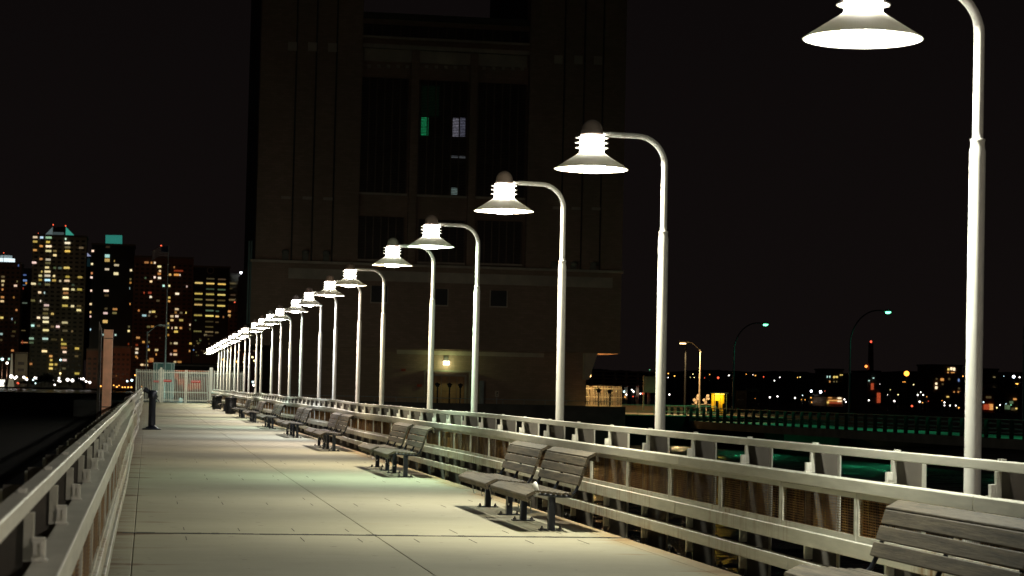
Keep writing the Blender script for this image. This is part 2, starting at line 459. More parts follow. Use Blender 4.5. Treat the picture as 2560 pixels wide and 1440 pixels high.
def railing(side, phase, label):
    X0 = XR if side > 0 else XL
    root = empty('railing', (X0, 0, 0), label, 'railing', 'railings along the pier edges')
    ys = []
    y = phase
    while y > -3.5: y -= SP
    while y < Y_END - .3: ys.append(y); y += SP
    def place(o, y, dx, dz):
        o.location = (side * dx, y, dz)
        if side < 0: o.scale = (-1, 1, 1)
    jr = random.Random(side + 5)
    for i, y in enumerate(ys):
        dx, dz = wob(y); dx *= side
        p = link('post', post_me, None, root); place(p, y, dx, dz)
        link('clamp', clamp_me, None, p, kind='stuff'); link('flange', flange_me, None, p); link('tab', tab_me, None, p); link('anchor_nuts', nut_me, None, p, kind='stuff')
        if i < len(ys) - 1:
            f = link('mesh_panel', frame_me, None, root); place(f, y + .47, dx, dz + jr.uniform(-.002, .002))
            d2 = wob(y + SP)
            f.rotation_euler = ((d2[1] - dz) / SP, 0, -(d2[0] * side - dx) * side / SP)
            link('wire_mesh', wire_me, None, f, kind='stuff')
    for r, (nm_, prof) in enumerate(RAILS):
        off = (0, -1, -1, 1)[r]; i = 0
        cuts = [k for k in range(len(ys)) if (k + off) % 4 == 0]
        cuts = [0] + [c for c in cuts if 0 < c < len(ys) - 1] + [len(ys) - 1]
        sh = (.30, .12, .15, .2)[r]
        for a_, b_ in zip(cuts[:-1], cuts[1:]):
            ya = ys[a_] + sh; yb = ys[b_] + sh - .012
            if b_ == len(ys) - 1: yb = ys[b_]
            pts = []; n_ = 9
            for q in range(n_):
                yy = ya + (yb - ya) * q / (n_ - 1); dx, dz = wob(yy); pts.append((dx * side, yy, dz))
            pr = prof if side > 0 else [(-x, z) for x, z in reversed(prof)]
            part(nm_, MB().sweep(pr, [(side * 0 + p[0], p[1], p[2]) for p in pts]), 'rail_paint', root)
    return root
PH = atX(2018, 1190, XR + .07).y
railing(1, PH, 'long white railing with rusty mesh panels behind the benches and lamps')
railing(-1, PH + .25, 'white railing with wide grey shelf rail on the open water side of the pier')

# ------------------------------------------------------------------ pier lamps
XP, XH = 5.43, 4.62
lamp_px = [(2435, 700), (1655, 800), (1404, 850), (1189, 850), (1078, 850), (958, 850), (897, 850), (837.5, 900), (799.5, 900)]
lampY = [atX(x, y, XP).y for x, y in lamp_px]
off = [355, 331, 310, 284, 271.5, 254, 242.6, 227, 218, 207, 200, 191, 184, 177, 171.5]
zc = [5.43 * 5410 / (o + .0) for o in [383] + off]
base = [(5.43 * 5410 / 383 - XP * .1675) / .9859] + [(5.43 * 5410 / o - XP * .1675) / .9859 for o in off]
lampY += base
lampY = lampY[:9] + [y for y in lampY[9:] if y < Y_END - 1]
TINT = {0: (.98, 1, .84), 1: (1, .95, .72), 2: (1, .94, .74), 3: (.74, 1, .74), 4: (1, .88, .62), 5: (1, .84, .60), 6: (1, .85, .76), 7: (.92, .96, 1), 8: (1, .92, .84), 9: (.82, 1, .90), 10: (1, .88, .72), 11: (1, .9, .85)}
TW = {0: 'white', 3: 'greenish white', 7: 'cool white', 9: 'pale green'}
# shapes, local origin at the pole's foot; the arm reaches towards -x
poleM = MB().lathe([(.058, -.12), (.056, 1.2), (.054, 3.10), (.054, 3.17), (.048, 3.20), (.047, 3.235), (.050, 3.24), (.050, 3.255), (.036, 3.26), (.036, 3.30), (.035, 3.85)], n=20)
armpts = [(0, 0, 3.84), (0, 0, 3.96)]
for k in range(1, 10):
    t = k / 9 * math.pi / 2; armpts.append((-.31 * (1 - math.cos(t)), 0, 3.96 + .31 * math.sin(t)))
armpts += [(-.62, 0, 4.275)]
armM = MB().tube(armpts, [.035] * 3 + [.032] * 6 + [.030] * 3, 16)
armM.tube([(-.60, 0, 4.276), (-.74, 0, 4.28)], .022, 12)
for xx in (-.50, -.58): armM.box(xx - .006, xx + .006, -.035, -.028, 4.27, 4.285)
hx = -(XP - XH)
domeM = MB().lathe([(.118, 4.250), (.118, 4.30)] + [(.112 * math.cos(a * math.pi / 16), 4.31 + .118 * math.sin(a * math.pi / 16)) for a in range(0, 9)], hx, 0, 28)
ringM = MB()
for z in (4.236, 4.182, 4.128): ringM.lathe([(.128, z - .004), (.178, z - .010), (.182, z - .006), (.178, z), (.128, z + .008)], hx, 0, 32)
ringM.lathe([(.134, 4.250), (.134, 4.075)], hx, 0, 1 or 1) if False else None
coreM = MB().lathe([(.118, 4.25), (.127, 4.249), (.129, 4.06), (.129, 4.04)], hx, 0, 28)
coneM = MB().lathe([(.130, 4.068), (.142, 4.060), (.396, 3.896), (.400, 3.890), (.392, 3.888), (.138, 4.045)], hx, 0, 48)
lensM = MB().lathe([(.14, 4.03), (.15, 3.93), (.146, 3.885), (.125, 3.866), (.08, 3.856), (0, 3.853)], hx, 0, 28)
baseM = MB().box(-.14, .14, -.14, .14, -.145, -.12)
baseM.box(-.46, .12, -.09, .09, -.32, -.146)
for xx in (-.1, .1):
    for yy in (-.1, .1): baseM.lathe([(.02, -.12), (.02, -.10), (0, -.10)], xx, yy, 6, False)
meshes = {}
for nme, mb_, mt in (('pole', poleM, 'lamp_paint'), ('arm', armM, 'lamp_paint'), ('cap', domeM, 'cap_paint'), ('louver_rings', ringM, 'lamp_paint'),
                     ('glass', coreM, 'lamp_glass'), ('shade', coneM, 'shade_enamel'), ('lens', lensM, 'lamp_glass'), ('base_plate', baseM, 'quay_concrete')):
    me = mb_.mesh(nme); me.materials.append(M[mt]); meshes[nme] = me
order = sorted(lampY); near_extra = [order[0] - 8.7, order[0] - 21]
allL = near_extra[::-1] + order
for i, y in enumerate(allL):
    k = i - 2
    if k < 0: lab = 'nearest pier lamp standing beyond the right edge, out of view' if k == -1 else 'pier lamp standing behind the viewer on the bench side'
    elif k == 0: lab = 'nearest and tallest pier lamp at the right, its head cut by the top edge'
    elif k == 1: lab = 'large pier lamp in front of the tower corner, second from the right'
    elif k == 3: lab = 'pier lamp with greenish white glow, fourth counting from the right'
    else: lab = 'white gooseneck pier lamp behind the benches, %s counting from the right' % ORD[k]
    root = empty('pier_lamp', (XP, y, 0), lab, 'street lamp', 'row of gooseneck lamps along the pier')
    rr = random.Random(i); root.rotation_euler = (R(rr.uniform(-.25, .25)), R(rr.uniform(-.2, .2)), R(rr.uniform(-1.5, 1.5)) + (R(1.5) if k > 0 else 0))
    for q in ('base_plate', 'pole', 'arm'): link(q, meshes[q], None, root)
    sh = link('shade', meshes['shade'], None, root)
    link('lens', meshes['lens'], None, sh)
    gl = link('glass', meshes['glass'], None, root)
    link('louver_rings', meshes['louver_rings'], None, gl)
    link('cap', meshes['cap'], None, root)
    ld = bpy.data.lights.new('bulb', 'POINT'); ld.energy = LAMP_W * rr.uniform(.9, 1.1); ld.shadow_soft_size = .05
    tn = TINT.get(k, rr.choice([(1, .88, .66), (1, .93, .70), (.94, 1, .80), (1, .88, .74), (1, .95, .78), (1, .97, .9)])); ld.color = tn
    lo = bpy.data.objects.new('bulb', ld); C.objects.link(lo); lo.parent = root; lo.location = (hx, 0, 3.80)
    ls = bpy.data.lights.new('reflector', 'SPOT'); ls.energy = ld.energy * 3.1; ls.color = tn; ls.spot_size = R(112); ls.spot_blend = 1; ls.shadow_soft_size = .035
    lo = bpy.data.objects.new('reflector', ls); C.objects.link(lo); lo.parent = root; lo.location = (hx, 0, 3.79)

# ------------------------------------------------------------------ benches
BL = 2.3
def board(mb, x0, z0, x1, z1, th, y0=0., y1=BL, r=.006):
    d = Vector((x1 - x0, z1 - z0)); n = Vector((-d.y, d.x)).normalized() * -th; u = d.normalized() * r; v_ = n.normalized() * r
    a = Vector((x0, z0)); c = Vector((x1, z1))
    pr = [a + u, c - u, c + v_, c + n - v_, c + n - u, a + n + u, a + n - v_, a + v_]
    return mb.prism([(p.x, p.y) for p in pr][::-1], y0, y1)
bench_parts = []
slats = [(-.325, .315, -.355, .385, .028), (-.352, .392, -.235, .448, .034)]
x = -.228
zz = .448
for k in range(7):
    nz = .448 - .0055 * (k + 1) + (.006 * (k > 4)) * (k - 4)
    slats.append((x, zz, x + .040, nz, .024)); x += .058; zz = nz
BK = [(.215, .505, .245, .595), (.249, .607, .279, .697), (.283, .709, .313, .799), (.318, .812, .415, .862)]
bk = [(a, b_, c, d, .030) for a, b_, c, d in BK] + [(.422, .858, .455, .765, .026)]
leg = MB().box(-.035, .035, -.045, .045, .012, .40); leg.box(-.13, .13, -.06, .06, 0, .012)
legN = MB()
for xx in (-.1, .1): legN.lathe([(.019, .012), (.019, .03), (.010, .03), (.010, .048), (0, .048)], xx, 0, 6, False)
sup = MB()
path = [(-.31, .33), (-.325, .37), (-.22, .408), (.0, .385), (.15, .38), (.205, .43), (.25, .52), (.30, .68), (.345, .81), (.42, .835), (.445, .80)]
sup.tube([(px_, 0, pz_) for px_, pz_ in path], .016, 8)
cab = MB()
for ya in (.15, .9, 1.6):
    cab.tube([(-.27 + t * .02, ya + t * .09, .34 - .17 * math.sin(min(t / 7, 1) * math.pi * .62)) for t in range(8)] , .005, 6)
seatMes = []
for sl in slats + bk:
    mb_ = MB(); board(mb_, *sl); me = mb_.mesh('slat'); me.materials.append(M['weathered_wood']); seatMes.append(me)
legMe = leg.mesh('leg'); legMe.materials.append(M['dark_paint'])
nutMe = legN.mesh('nuts'); nutMe.materials.append(M['steel_bolt'])
supMe = sup.mesh('support_bar'); supMe.materials.append(M['dark_paint'])
cabMe = cab.mesh('tether_cable'); cabMe.materials.append(M['cable_steel'])
XB = 4.37
def bench(y, label, seed):
    root = empty('bench', (XB, y, 0), label, 'bench', 'weathered slatted benches facing across the pier')
    rr = random.Random(seed); root.rotation_euler = (0, 0, R(rr.uniform(-.4, .4)))
    for i, me in enumerate(seatMes):
        s = link('slat', me, None, root)
        s.location = (rr.uniform(-.001, .001), rr.uniform(-.008, .008), rr.uniform(-.0015, .0015))
    for yy in (.32, 2.0):
        l = link('leg', legMe, None, root, (0, yy, 0)); link('anchor_nuts', nutMe, None, l, kind='stuff')
    for yy in (.06, 1.15, BL - .06): link('support_bar', supMe, None, root, (0, yy, 0))
    link('tether_cable', cabMe, None, root)
    return root
yD = atZ(1382, 1326, 0).y
starts = []
yn = atX(2180, 1400, XB + .22).y
starts.append((yn - BL, 'nearest bench at the lower right corner, its backrest showing large'))
starts.append((yn - 2 * BL - .5, 'bench beyond the right edge of the view beside the nearest one'))
pairs = [yD - .32, atZ(1015, 1193, 0).y - .32, atZ(833, 1128, 0).y - .32, atZ(737, 1094.5, 0).y - .32, atZ(673, 1072, 0).y - .32, atZ(630, 1056.5, 0).y - .32, atZ(601, 1046, 0).y - .32]
nmz = ['big middle pair with the white knotted cloth', 'pair standing in the greenish light', 'pair third from the near end', 'fourth pair from the near end',
       'fifth pair from the near end', 'sixth pair from the near end', 'pair just before the black bins']
for k, y in enumerate(pairs):
    if k == 0: a1, a2 = 'slatted bench with white cloth knotted on its seat front corner', 'slatted bench right behind the one with the white knotted cloth'
    else:
        a1 = 'nearer slatted bench of the ' + nmz[k]; a2 = 'farther slatted bench of the ' + nmz[k]
    starts.append((y, a1)); starts.append((y + BL + .45, a2))
starts.append((121.5, 'slatted bench between the two black bins')); starts.append((141, 'farthest slatted bench close to the end gate'))
starts.append((144, 'slatted bench touching the farthest one before the gate'))
for k, (y, lab) in enumerate(starts): bench(y, lab, k)
# white knotted cloth on the near corner
kn = MB()
kb = [(0, -.03, .0, .0), (.022, -.01, .004, -.002), (.034, .02, .010, .004), (.026, .05, .008, -.004), (.034, .08, .002, .0), (.026, .11, -.004, .003), (.012, .135, -.004, 0), (0, .14, 0, 0)]
n = 14; vs = []; fs_ = []
for r_, z, ox, oy in kb:
    for i in range(n):
        a = 2 * math.pi * i / n; q = r_ * (1 + .22 * math.sin(3 * a + z * 60)); vs.append((ox + q * math.cos(a), oy + q * math.sin(a), z))
for k in range(len(kb) - 1): fs_ += [(k * n + i, k * n + (i + 1) % n, (k + 1) * n + (i + 1) % n, (k + 1) * n + i) for i in range(n)]
kn.add(vs, fs_, True)
tag(part('cloth_knot', kn, 'white_cloth', None, (XB - .235, pairs[0] + .035, .40)), 'white cloth tied in a knot round a bench seat corner', 'cloth')

# ------------------------------------------------------------------ bins and binocular viewer
def bin_(loc, label):
    root = empty('litter_bin', loc, label, 'litter bin', 'black litter bins among the benches')
    body = MB().lathe([(.24, .04), (.25, .06), (.265, .74), (.25, .74), (.23, .05)], n=24)
    for k in range(24):
        a = 2 * math.pi * k / 24; c, s = math.cos(a), math.sin(a)
        body.tube([(.262 * c, .262 * s, .03), (.285 * c, .285 * s, .78)], .014, 4)
    part('barrel', body, 'black_metal', root)
    part('rim', MB().lathe([(.30, .76), (.31, .78), (.31, .83), (.28, .86), (.19, .865), (.17, .82), (.19, .79)], n=24), 'black_metal', root)
    part('foot', MB().lathe([(0, 0), (.26, 0), (.27, .03), (.25, .05), (0, .05)], n=24), 'black_metal', root)
b1 = atX(576, 1032, 4.2); b2 = atX(544, 1018, 4.2)
bin_((4.33, 112.2, 0), 'nearer black litter bin with flared slatted sides'); bin_((4.22, 131, 0), 'farther black litter bin close to the end gate')
vp = atZ(379, 1074, 0)
root = empty('binocular_viewer', (vp.x, vp.y, 0), 'dark coin viewer on a round base by the left railing', 'viewer')
bs = MB().lathe([(0, .0), (.30, 0), (.31, .02), (.28, .04), (.20, .055), (.19, .085), (.13, .10), (.12, .13), (0, .13)], n=24)
part('base', bs, 'dark_paint', root)
part('column', MB().lathe([(.12, .12), (.115, 1.0), (.13, 1.02), (.14, 1.06), (.14, 1.24), (.11, 1.27), (0, 1.28)], n=20), 'dark_paint', root)
hd = MB().tube([(.02, 0, 1.13), (-.13, .02, 1.22), (-.27, .04, 1.31)], [.06, .07, .085], 14); hd.tube([(.02, .12, 1.13), (-.13, .14, 1.22), (-.27, .16, 1.31)], [.06, .07, .085], 14)
part('tube', hd, 'dark_paint', root)
part('eyepiece', MB().tube([(.08, 0, 1.1), (.17, -.01, 1.06)], .04, 10).tube([(.08, .12, 1.1), (.17, .11, 1.06)], .04, 10), 'black_metal', root)
part('handle', MB().tube([(.1, -.02, 1.02), (.2, -.03, .95), (.22, -.03, .88)], .018, 8), 'dark_paint', root)

# ------------------------------------------------------------------ fender piles outside the left railing
def pile(px0, px1, pyt, Y, name, label, mat, slant=0, band=None):
    a = atY(px0, pyt, Y); b_ = atY(px1, pyt, Y); wd = (b_ - a).x
    root = empty(name, ((a.x + b_.x) / 2, Y, WATER), label, 'pile', 'tall fender piles outside the left railing')
    h = a.z - WATER; hw = wd / 2
    q = MB(); q.prism([(-hw, -2), (hw, -2), (hw, h - slant), (-hw, h)], -.16, .16)
    part('shaft', q, mat, root)
    if band:
        for z in band: part('band', MB().box(-hw - .012, hw + .012, -.175, .175, z - WATER, z - WATER + .02), 'steel_bolt', root)
    return root
Yp = 60.
zb = [atY(270, 847, Yp).z, atY(270, 1018, Yp).z]
pile(260.5, 283, 824, Yp, 'fender_pile', 'square pinkish pile standing up out of the water', 'pile_paint', 0, zb)
pt = pile(248, 255, 803, Yp + .35, 'timber_pile', 'thin grey pile with slanted top beside the pink pile', 'pile_timber', .22)

tag(part('guessed_wharf', MB().box(-420, -3.4, 27, 545, -3.9, -1.4), 'tarred_timber'), kind='structure')  # guessed wharf, added and widened to keep skyline reflections off the water

# ------------------------------------------------------------------ end gate and palisade fences
YG = 172.0
def picket_mesh(x0, x1, h, sp=.137, th=.045, z0=.08):
    q = MB(); x = x0
    while x < x1:
        q.add([(x - th / 2, -.012, z0), (x + th / 2, -.012, z0), (x + th / 2, -.012, h - .07), (x, -.012, h), (x - th / 2, -.012, h - .07),
               (x - th / 2, .012, z0), (x + th / 2, .012, z0), (x + th / 2, .012, h - .07), (x, .012, h), (x - th / 2, .012, h - .07)],
              [(0, 1, 2, 3, 4), (9, 8, 7, 6, 5), (0, 5, 6, 1), (1, 6, 7, 2), (2, 7, 8, 3), (3, 8, 9, 4), (4, 9, 5, 0)])
        x += sp
    return q
def gx(px, Y=YG, py=1000): return atY(px, py, Y).x
gateH = atY(470, 925, YG).z; zr = [atY(470, p, YG).z for p in (932, 981, 1001)]
xa, xb, xc_, xd = gx(405), gx(463.5), gx(520), gx(528)
def leaf(x0, x1, label, cat, grp, signs=()):
    root = empty('gate_leaf' if cat == 'gate' else 'palisade_fence', (x0, YG, 0), label, cat, grp)
    part('picket', picket_mesh(.09, x1 - x0 - .05, gateH), 'fence_paint', root, kind='stuff')
    for z in zr: part('rail', MB().box(0, x1 - x0, .013, .06, z - .035, z + .035), 'fence_paint', root)
    part('stile', MB().box(0, .07, -.05, .05, 0, gateH), 'fence_paint', root)
    part('stile', MB().box(x1 - x0 - .07, x1 - x0, -.05, .05, 0, gateH), 'fence_paint', root)
    for (sx0, sx1, sy0, sy1) in signs:
        a = atY(sx0, sy0, YG - .08); b_ = atY(sx1, sy1, YG - .08)
        sg = part('warning_sign', MB().box(a.x - x0, b_.x - x0, -.05, -.02, b_.z, a.z), 'sign_red', root)
        wd = b_.x - a.x; hh = a.z - b_.z
        q = MB(); r_ = random.Random(int(sx0)); xx = a.x - x0 + wd * .1
        for row in (.55,):
            while xx < b_.x - x0 - wd * .12:
                l = r_.uniform(.03, .06); q.box(xx, xx + l, -.056, -.0505, b_.z + hh * .5, b_.z + hh * .8); xx += l + .022
        part('lettering', q, 'sign_white', sg)
    return root
leaf(xa, xb, 'left leaf of the cream end gate with a red sign near its post', 'gate', 'gate leaves closing the pier end', [(409, 429, 949, 955)])
leaf(xb + .02, xc_, 'right leaf of the cream end gate with a red sign in its middle', 'gate', 'gate leaves closing the pier end', [(478, 501, 951, 957)])
leaf(gx(338), xa - .25, 'palisade fence continuing left of the gate out over the water', 'fence', 'palisade fences beside the gate', [(384, 398, 951, 956)])
leaf(xd + .15, gx(606), 'palisade fence running right of the gate behind the lamp poles', 'fence', 'palisade fences beside the gate')
tag(part('gate_post', MB().box(-.13, .13, -.13, .13, 0, atY(527, 919, YG).z), 'lamp_paint', None, ((xc_ + xd) / 2 + .06, YG, 0)), 'thick white gate post at the right end of the gate', 'gate post', 'gate posts')
tag(part('gate_post', MB().box(-.10, .10, -.10, .10, 0, gateH + .15), 'fence_paint', None, (xa - .13, YG, 0)), 'slimmer cream gate post at the left end of the gate', 'gate post', 'gate posts')
# handle light tag on the gate
# ------------------------------------------------------------------ land, quay and tower
g0 = -.05
land = MB(); tag(part('promenade_footing', MB().box(41.01, 62, 203.1, 330, -3.9, -.581), 'tarred_timber'), kind='structure'); land.box(-2.2, 9.5, Y_END + 2.0, 182, -3.9, 0)
land.box(-6, 41, 182, 330, -3.9, g0)
tag(part('promenade', MB().box(41.01, 62, 203, 330, -.58, -.5), 'sign_grey'), kind='structure')
tag(part('ground', land, 'land_asphalt'), kind='structure')
qa = atY(860, 1012, 181.5); qb = atY(1660, 1030, 181.5)
qw = empty('quay_wall', (9.5, 181.5, 0), 'dark concrete quay wall in front of the tower', 'wall')
part('wall', MB().box(0, 31.5, -.3, .3, -3.9, .28), 'quay_concrete', qw)
part('coping', MB().box(0, 31.5, -.38, .38, .283, .36), 'quay_concrete', qw)
qr = empty('quay_railing', (9.5, 181.5, .36), 'thin low pipe railing on top of the quay wall', 'railing')
part('rail', MB().tube([(0, 0, .42), (31.5, 0, .42)], .03, 8), 'pole_grey', qr)
for k in range(0, 17): part('post', MB().tube([(.4 + k * 1.85, 0, 0), (.4 + k * 1.85, 0, .42)], .022, 6), 'pole_grey', qr)

YT = 205.0
def T(px, py, Y=YT): return atY(px, py, Y)
tw = empty('ventilation_tower', (T(1090, 900).x, YT, g0), 'huge dark brick tower with louvered bays and lit doorway', 'building')
tw_inv = Vector(tw.location)
def tbox(name, x0, x1, y0, y1, z0, z1, mat, par=None, kind=None):
    q = MB().box(x0 - tw_inv.x, x1 - tw_inv.x, y0 - tw_inv.y, y1 - tw_inv.y, z0 - tw_inv.z, z1 - tw_inv.z)
    return part(name, q, mat, par or tw, kind=kind)
zL = T(1090, 669).z       # ledge under the shafts
zB = T(1500, 884).z       # soffit of the overhang
xl0, xr0 = T(626, 760).x, T(1549, 790).x
xl1, xr1 = T(645, 400).x, T(1560, 400).x
zTop = 62
tbox('lower_wall', xl0, xr0, YT - .5, YT + 30, zB, zL, 'facade_brick')
tbox('ledge', xl0 - .15, xr0 + .15, YT - .75, YT - .5, zL - .02, zL + .22, 'facade_stone')
tbox('parapet_course', xl0 + 3.5, xr0 - .9, YT - .62, YT - .5, zL - 1.5, zL - .5, 'facade_stone')
xb0, xb1 = T(681, 930).x, T(1470, 930).x
tbox('base_wall', xb0, xb1, YT + .9, YT + 28, g0, zB, 'facade_brick')
tbox('string_course', xb0 + 12, xb0 + 26.5, YT + .75, YT + .9, zB - .5, zB - .1, 'facade_stone')
# corbel under the right corner
cx0 = T(1466, 930).x; cx1 = T(1490, 890).x
q = MB()
vs = []
for yy in (YT - .2, YT + 1.4, ):
    vs += [(cx0 - .2 - tw_inv.x, yy - YT, zB - 2.6 - g0), (cx0 + .25 - tw_inv.x, yy - YT, zB - 2.6 - g0), (cx1 + .1 - tw_inv.x, yy - YT, zB - g0), (cx0 - .2 - tw_inv.x, yy - YT, zB - g0)]
q.add(vs, [(0, 1, 2, 3), (7, 6, 5, 4), (0, 4, 5, 1), (1, 5, 6, 2), (2, 6, 7, 3), (3, 7, 4, 0)])
part('corbel', q, 'facade_stone', tw)
# side shafts, grooved
xm0, xm1 = T(903, 300).x, T(1322, 300).x
for side, (s0, s1, gr) in enumerate(((xl1, xm0 - .02, [736, 786, 837]), (xm1 + .02, xr1, [1408, 1458, 1505]))):
    xs = [s0] + [T(p, 350).x for p in gr] + [s1]
    for k in range(len(xs) - 1):
        tbox('shaft_pier', xs[k] + (.09 if k else 0), xs[k + 1] - .09 if k < len(xs) - 2 else xs[k + 1], YT, YT + 2.2, zL + .22, zTop, 'facade_brick')
    tbox('shaft_wall', s0 + .1, s1 - .1, YT + .25, YT + 27, zL + .22, zTop - .2, 'tower_shell')
    row = ([(731, 116), (781, 117), (831, 119)], [(1396, 149), (1446, 150), (1495, 151)])[side]
    for (px, py) in row:
        c = T(px, py); f = tbox('vent_block', c.x - .42, c.x + .42, YT - .08, YT - .001, c.z - .42, c.z + .42, 'facade_stone')
    row = ([(713, 636), (763, 637), (815, 638)], [(1383, 664), (1432, 665), (1482, 666)])[side]
    for (px, py) in row:
        c = T(px, py); mbx = MB(); mbx.lathe([(.0, .0), (.32, .02), (.36, .25), (.30, .38), (.12, .42)], c.x - tw_inv.x, -.45, 12)
        for i, vv in enumerate(mbx.v): mbx.v[i] = (vv[0], vv[1], vv[2] + c.z - tw_inv.z)
        mbx.box(c.x - tw_inv.x - .28, c.x - tw_inv.x + .28, -.4, 0, c.z - tw_inv.z - .7, c.z - tw_inv.z + .05)
        part('floodlight_housing', mbx, 'tower_stone', tw)
    row = ([(715, 494), (768, 495), (820, 497)], [(1393, 520), (1440, 521), (1490, 522)])[side]
    for (px, py) in row:
        c = T(px, py); tbox('stone_course', c.x - .45, c.x + .45, YT - .05, YT - .001, c.z - .14, c.z + .14, 'facade_stone')
# central block
zc = T(1115, 52).z
tbox('centre_wall', xm0, xm1, YT + .9, YT + 24, zL + .22, zc, 'facade_brick')
tbox('roof_slab', xm0, xm1, YT + .3, YT + 24, zc + .003, zc + .55, 'tower_shell')
tbox('frieze', xm0 + .2, xm1 - .2, YT + .55, YT + .9, T(1115, 158).z, T(1115, 128).z, 'facade_stone')
tbox('cornice', xm0, xm1, YT + .35, YT + .9, T(1115, 126).z, T(1115, 116).z, 'facade_stone')
for px in range(925, 1310, 24):
    c = T(px, 165 + (px - 1115) * .02); tbox('dentil', c.x - .16, c.x + .16, YT + .6, YT + .9, c.z - .18, c.z + .12, 'facade_stone')
# pilasters between bays
for p0, p1 in ((1026, 1046), (1174, 1193)):
    a = T(p0, 350).x; b_ = T(p1, 350).x
    tbox('pilaster', a, b_, YT + .35, YT + .9, zL + .22, T(1115, 128).z, 'facade_brick')
# louver bays: frame, mullions, slats
def bay(px0, px1, py0, py1, nm_, slope=.02, mull=6):
    mid = (py0 + py1) / 2
    a = T(px0, mid).x; b_ = T(px1, mid).x; zt = T((px0 + px1) / 2, py0).z; zb_ = T((px0 + px1) / 2, py1).z
    root = tbox(nm_, a, b_, YT + .72, YT + .899, zb_, zt, 'louver_metal')
    fr_ = MB(); ox, oz = tw_inv.x, tw_inv.z
    for q in range(mull + 1):
        x = a + (b_ - a) * q / mull
        part('mullion', MB().box(x - .05 - ox, x + .05 - ox, .50, .71, zb_ - oz, zt - oz), 'louver_frame', root)
    part('sill', MB().box(a - .1 - ox, b_ + .1 - ox, .42, .72, zb_ - .2 - oz, zb_ - .003 - oz), 'facade_stone', root)
    sl = MB(); z = zb_ + .06; 
    while z < zt - .03:
        y0_ = .58
        sl.add([(a - ox, y0_, z - oz), (b_ - ox, y0_, z - oz), (b_ - ox, y0_ + .10, z + .07 - oz), (a - ox, y0_ + .10, z + .07 - oz),
                (a - ox, y0_, z - .012 - oz), (b_ - ox, y0_, z - .012 - oz), (b_ - ox, y0_ + .10, z + .058 - oz), (a - ox, y0_ + .10, z + .058 - oz)],
               [(0, 1, 2, 3), (7, 6, 5, 4), (0, 4, 5, 1), (3, 2, 6, 7)])
        z += .15
    part('louver_slats', sl, 'louver_frame', root, kind='stuff')
    return a, b_, zb_, zt, root
bay(903, 1020, 192, 481, 'louver_bay'); B2 = bay(1049, 1170, 200, 487, 'louver_bay'); bay(1196, 1316, 207, 492, 'louver_bay')
bay(896, 1010, 540, 648, 'louver_bay'); bay(1048, 1163, 549, 655, 'louver_bay'); bay(1194, 1306, 552, 658, 'louver_bay')
bay(911, 1326, 66, 96, 'louver_bay', mull=18)
for (px0, px1) in ((1395, 1165 + 230),): pass
# lit openings behind the slats of the middle bay
def litp(px0, px1, py0, py1, col, st, name='lit_opening'):
    a = T(px0, (py0 + py1) / 2, YT + .70); b_ = T(px1, (py0 + py1) / 2, YT + .70); zt = T((px0 + px1) / 2, py0, YT + .70).z; zb_ = T((px0 + px1) / 2, py1, YT + .70).z
    q = MB().box(-.5, .5, -.5, .5, -.5, .5)
    o = part(name, q, 'lit_window', B2[4]); o.scale = (b_.x - a.x, .02, zt - zb_); o.location = ((a.x + b_.x) / 2 - tw_inv.x, .705, (zt + zb_) / 2 - tw_inv.z)
    o.color = (*col, st)
litp(1053, 1071, 292, 338, (.03, .7, .25), .24); litp(1132, 1147, 295, 341, (.6, .58, .72), .22); litp(1149, 1163, 295, 341, (.35, .36, .5), .22)
litp(1054, 1098, 215, 291, (.01, .14, .05), .025); litp(1128, 1145, 470, 488, (.5, .7, .65), .22); litp(1128, 1163, 390, 395, (.5, .55, .6), .12)
# small square openings in the lower wall
for (p0, p1, q0, q1) in ((929, 967, 714, 756), (1089, 1118, 722, 763), (1227, 1266, 726, 766), (1390, 1410, 700, 716)):
    a = T(p0, q0, YT - .5); b_ = T(p1, q1, YT - .5)
    if p0 == 1390: continue
    o = tbox('window', a.x, b_.x, YT - .53, YT - .503, b_.z, a.z, 'louver_metal')
    part('frame', MB().box(a.x - .1 - tw_inv.x, a.x - .003 - tw_inv.x, -.56, -.503, b_.z - g0, a.z - g0).box(b_.x + .003 - tw_inv.x, b_.x + .1 - tw_inv.x, -.56, -.503, b_.z - g0, a.z - g0).box(a.x - .1 - tw_inv.x, b_.x + .1 - tw_inv.x, -.58, -.503, b_.z - .12 - g0, b_.z - .003 - g0), 'facade_stone', o)
# doorway
YD = YT + .9
a = T(1084, 940, YD); b_ = T(1160, 1004, YD)
dr = empty('double_door', (a.x, YD, g0), 'wooden panelled doors under the wall light of the tower', 'door') if False else None
door_x0, door_x1, door_t = a.x, b_.x, a.z
dfr = tbox('door_frame', door_x0 - .2, door_x1 + .2, YD - .08, YD - .001, g0, door_t + .2, 'facade_stone')
nd = 4
for k in range(nd):
    x0_ = door_x0 + (door_x1 - door_x0) * k / nd; x1_ = door_x0 + (door_x1 - door_x0) * (k + 1) / nd
    d = tbox('door', x0_ + .03, x1_ - .03, YD - .14, YD - .085, g0 + .02, door_t, 'door_wood')
    for (f0, f1) in ((.08, .42), (.5, .9)):
        hz = door_t - g0
        part('door_panel', MB().box(x0_ + .13 - tw_inv.x, x1_ - .13 - tw_inv.x, .9 - .165, .9 - .143, hz * f0, hz * f1), 'door_wood', d)
# canopy on posts
ct = T(1118, 929, YD - .8)
cx0_, cx1_ = T(1061, 940, YD - .8).x, T(1176, 940, YD - .8).x
tbox('canopy', cx0_, cx1_, YD - .85, YD - .15, ct.z - .02, ct.z + .12, 'tan_pole')
for xx in (cx0_ + .06, cx1_ - .06): tbox('canopy_post', xx - .05, xx + .05, YD - .83, YD - .73, g0, ct.z - .02, 'tan_pole')
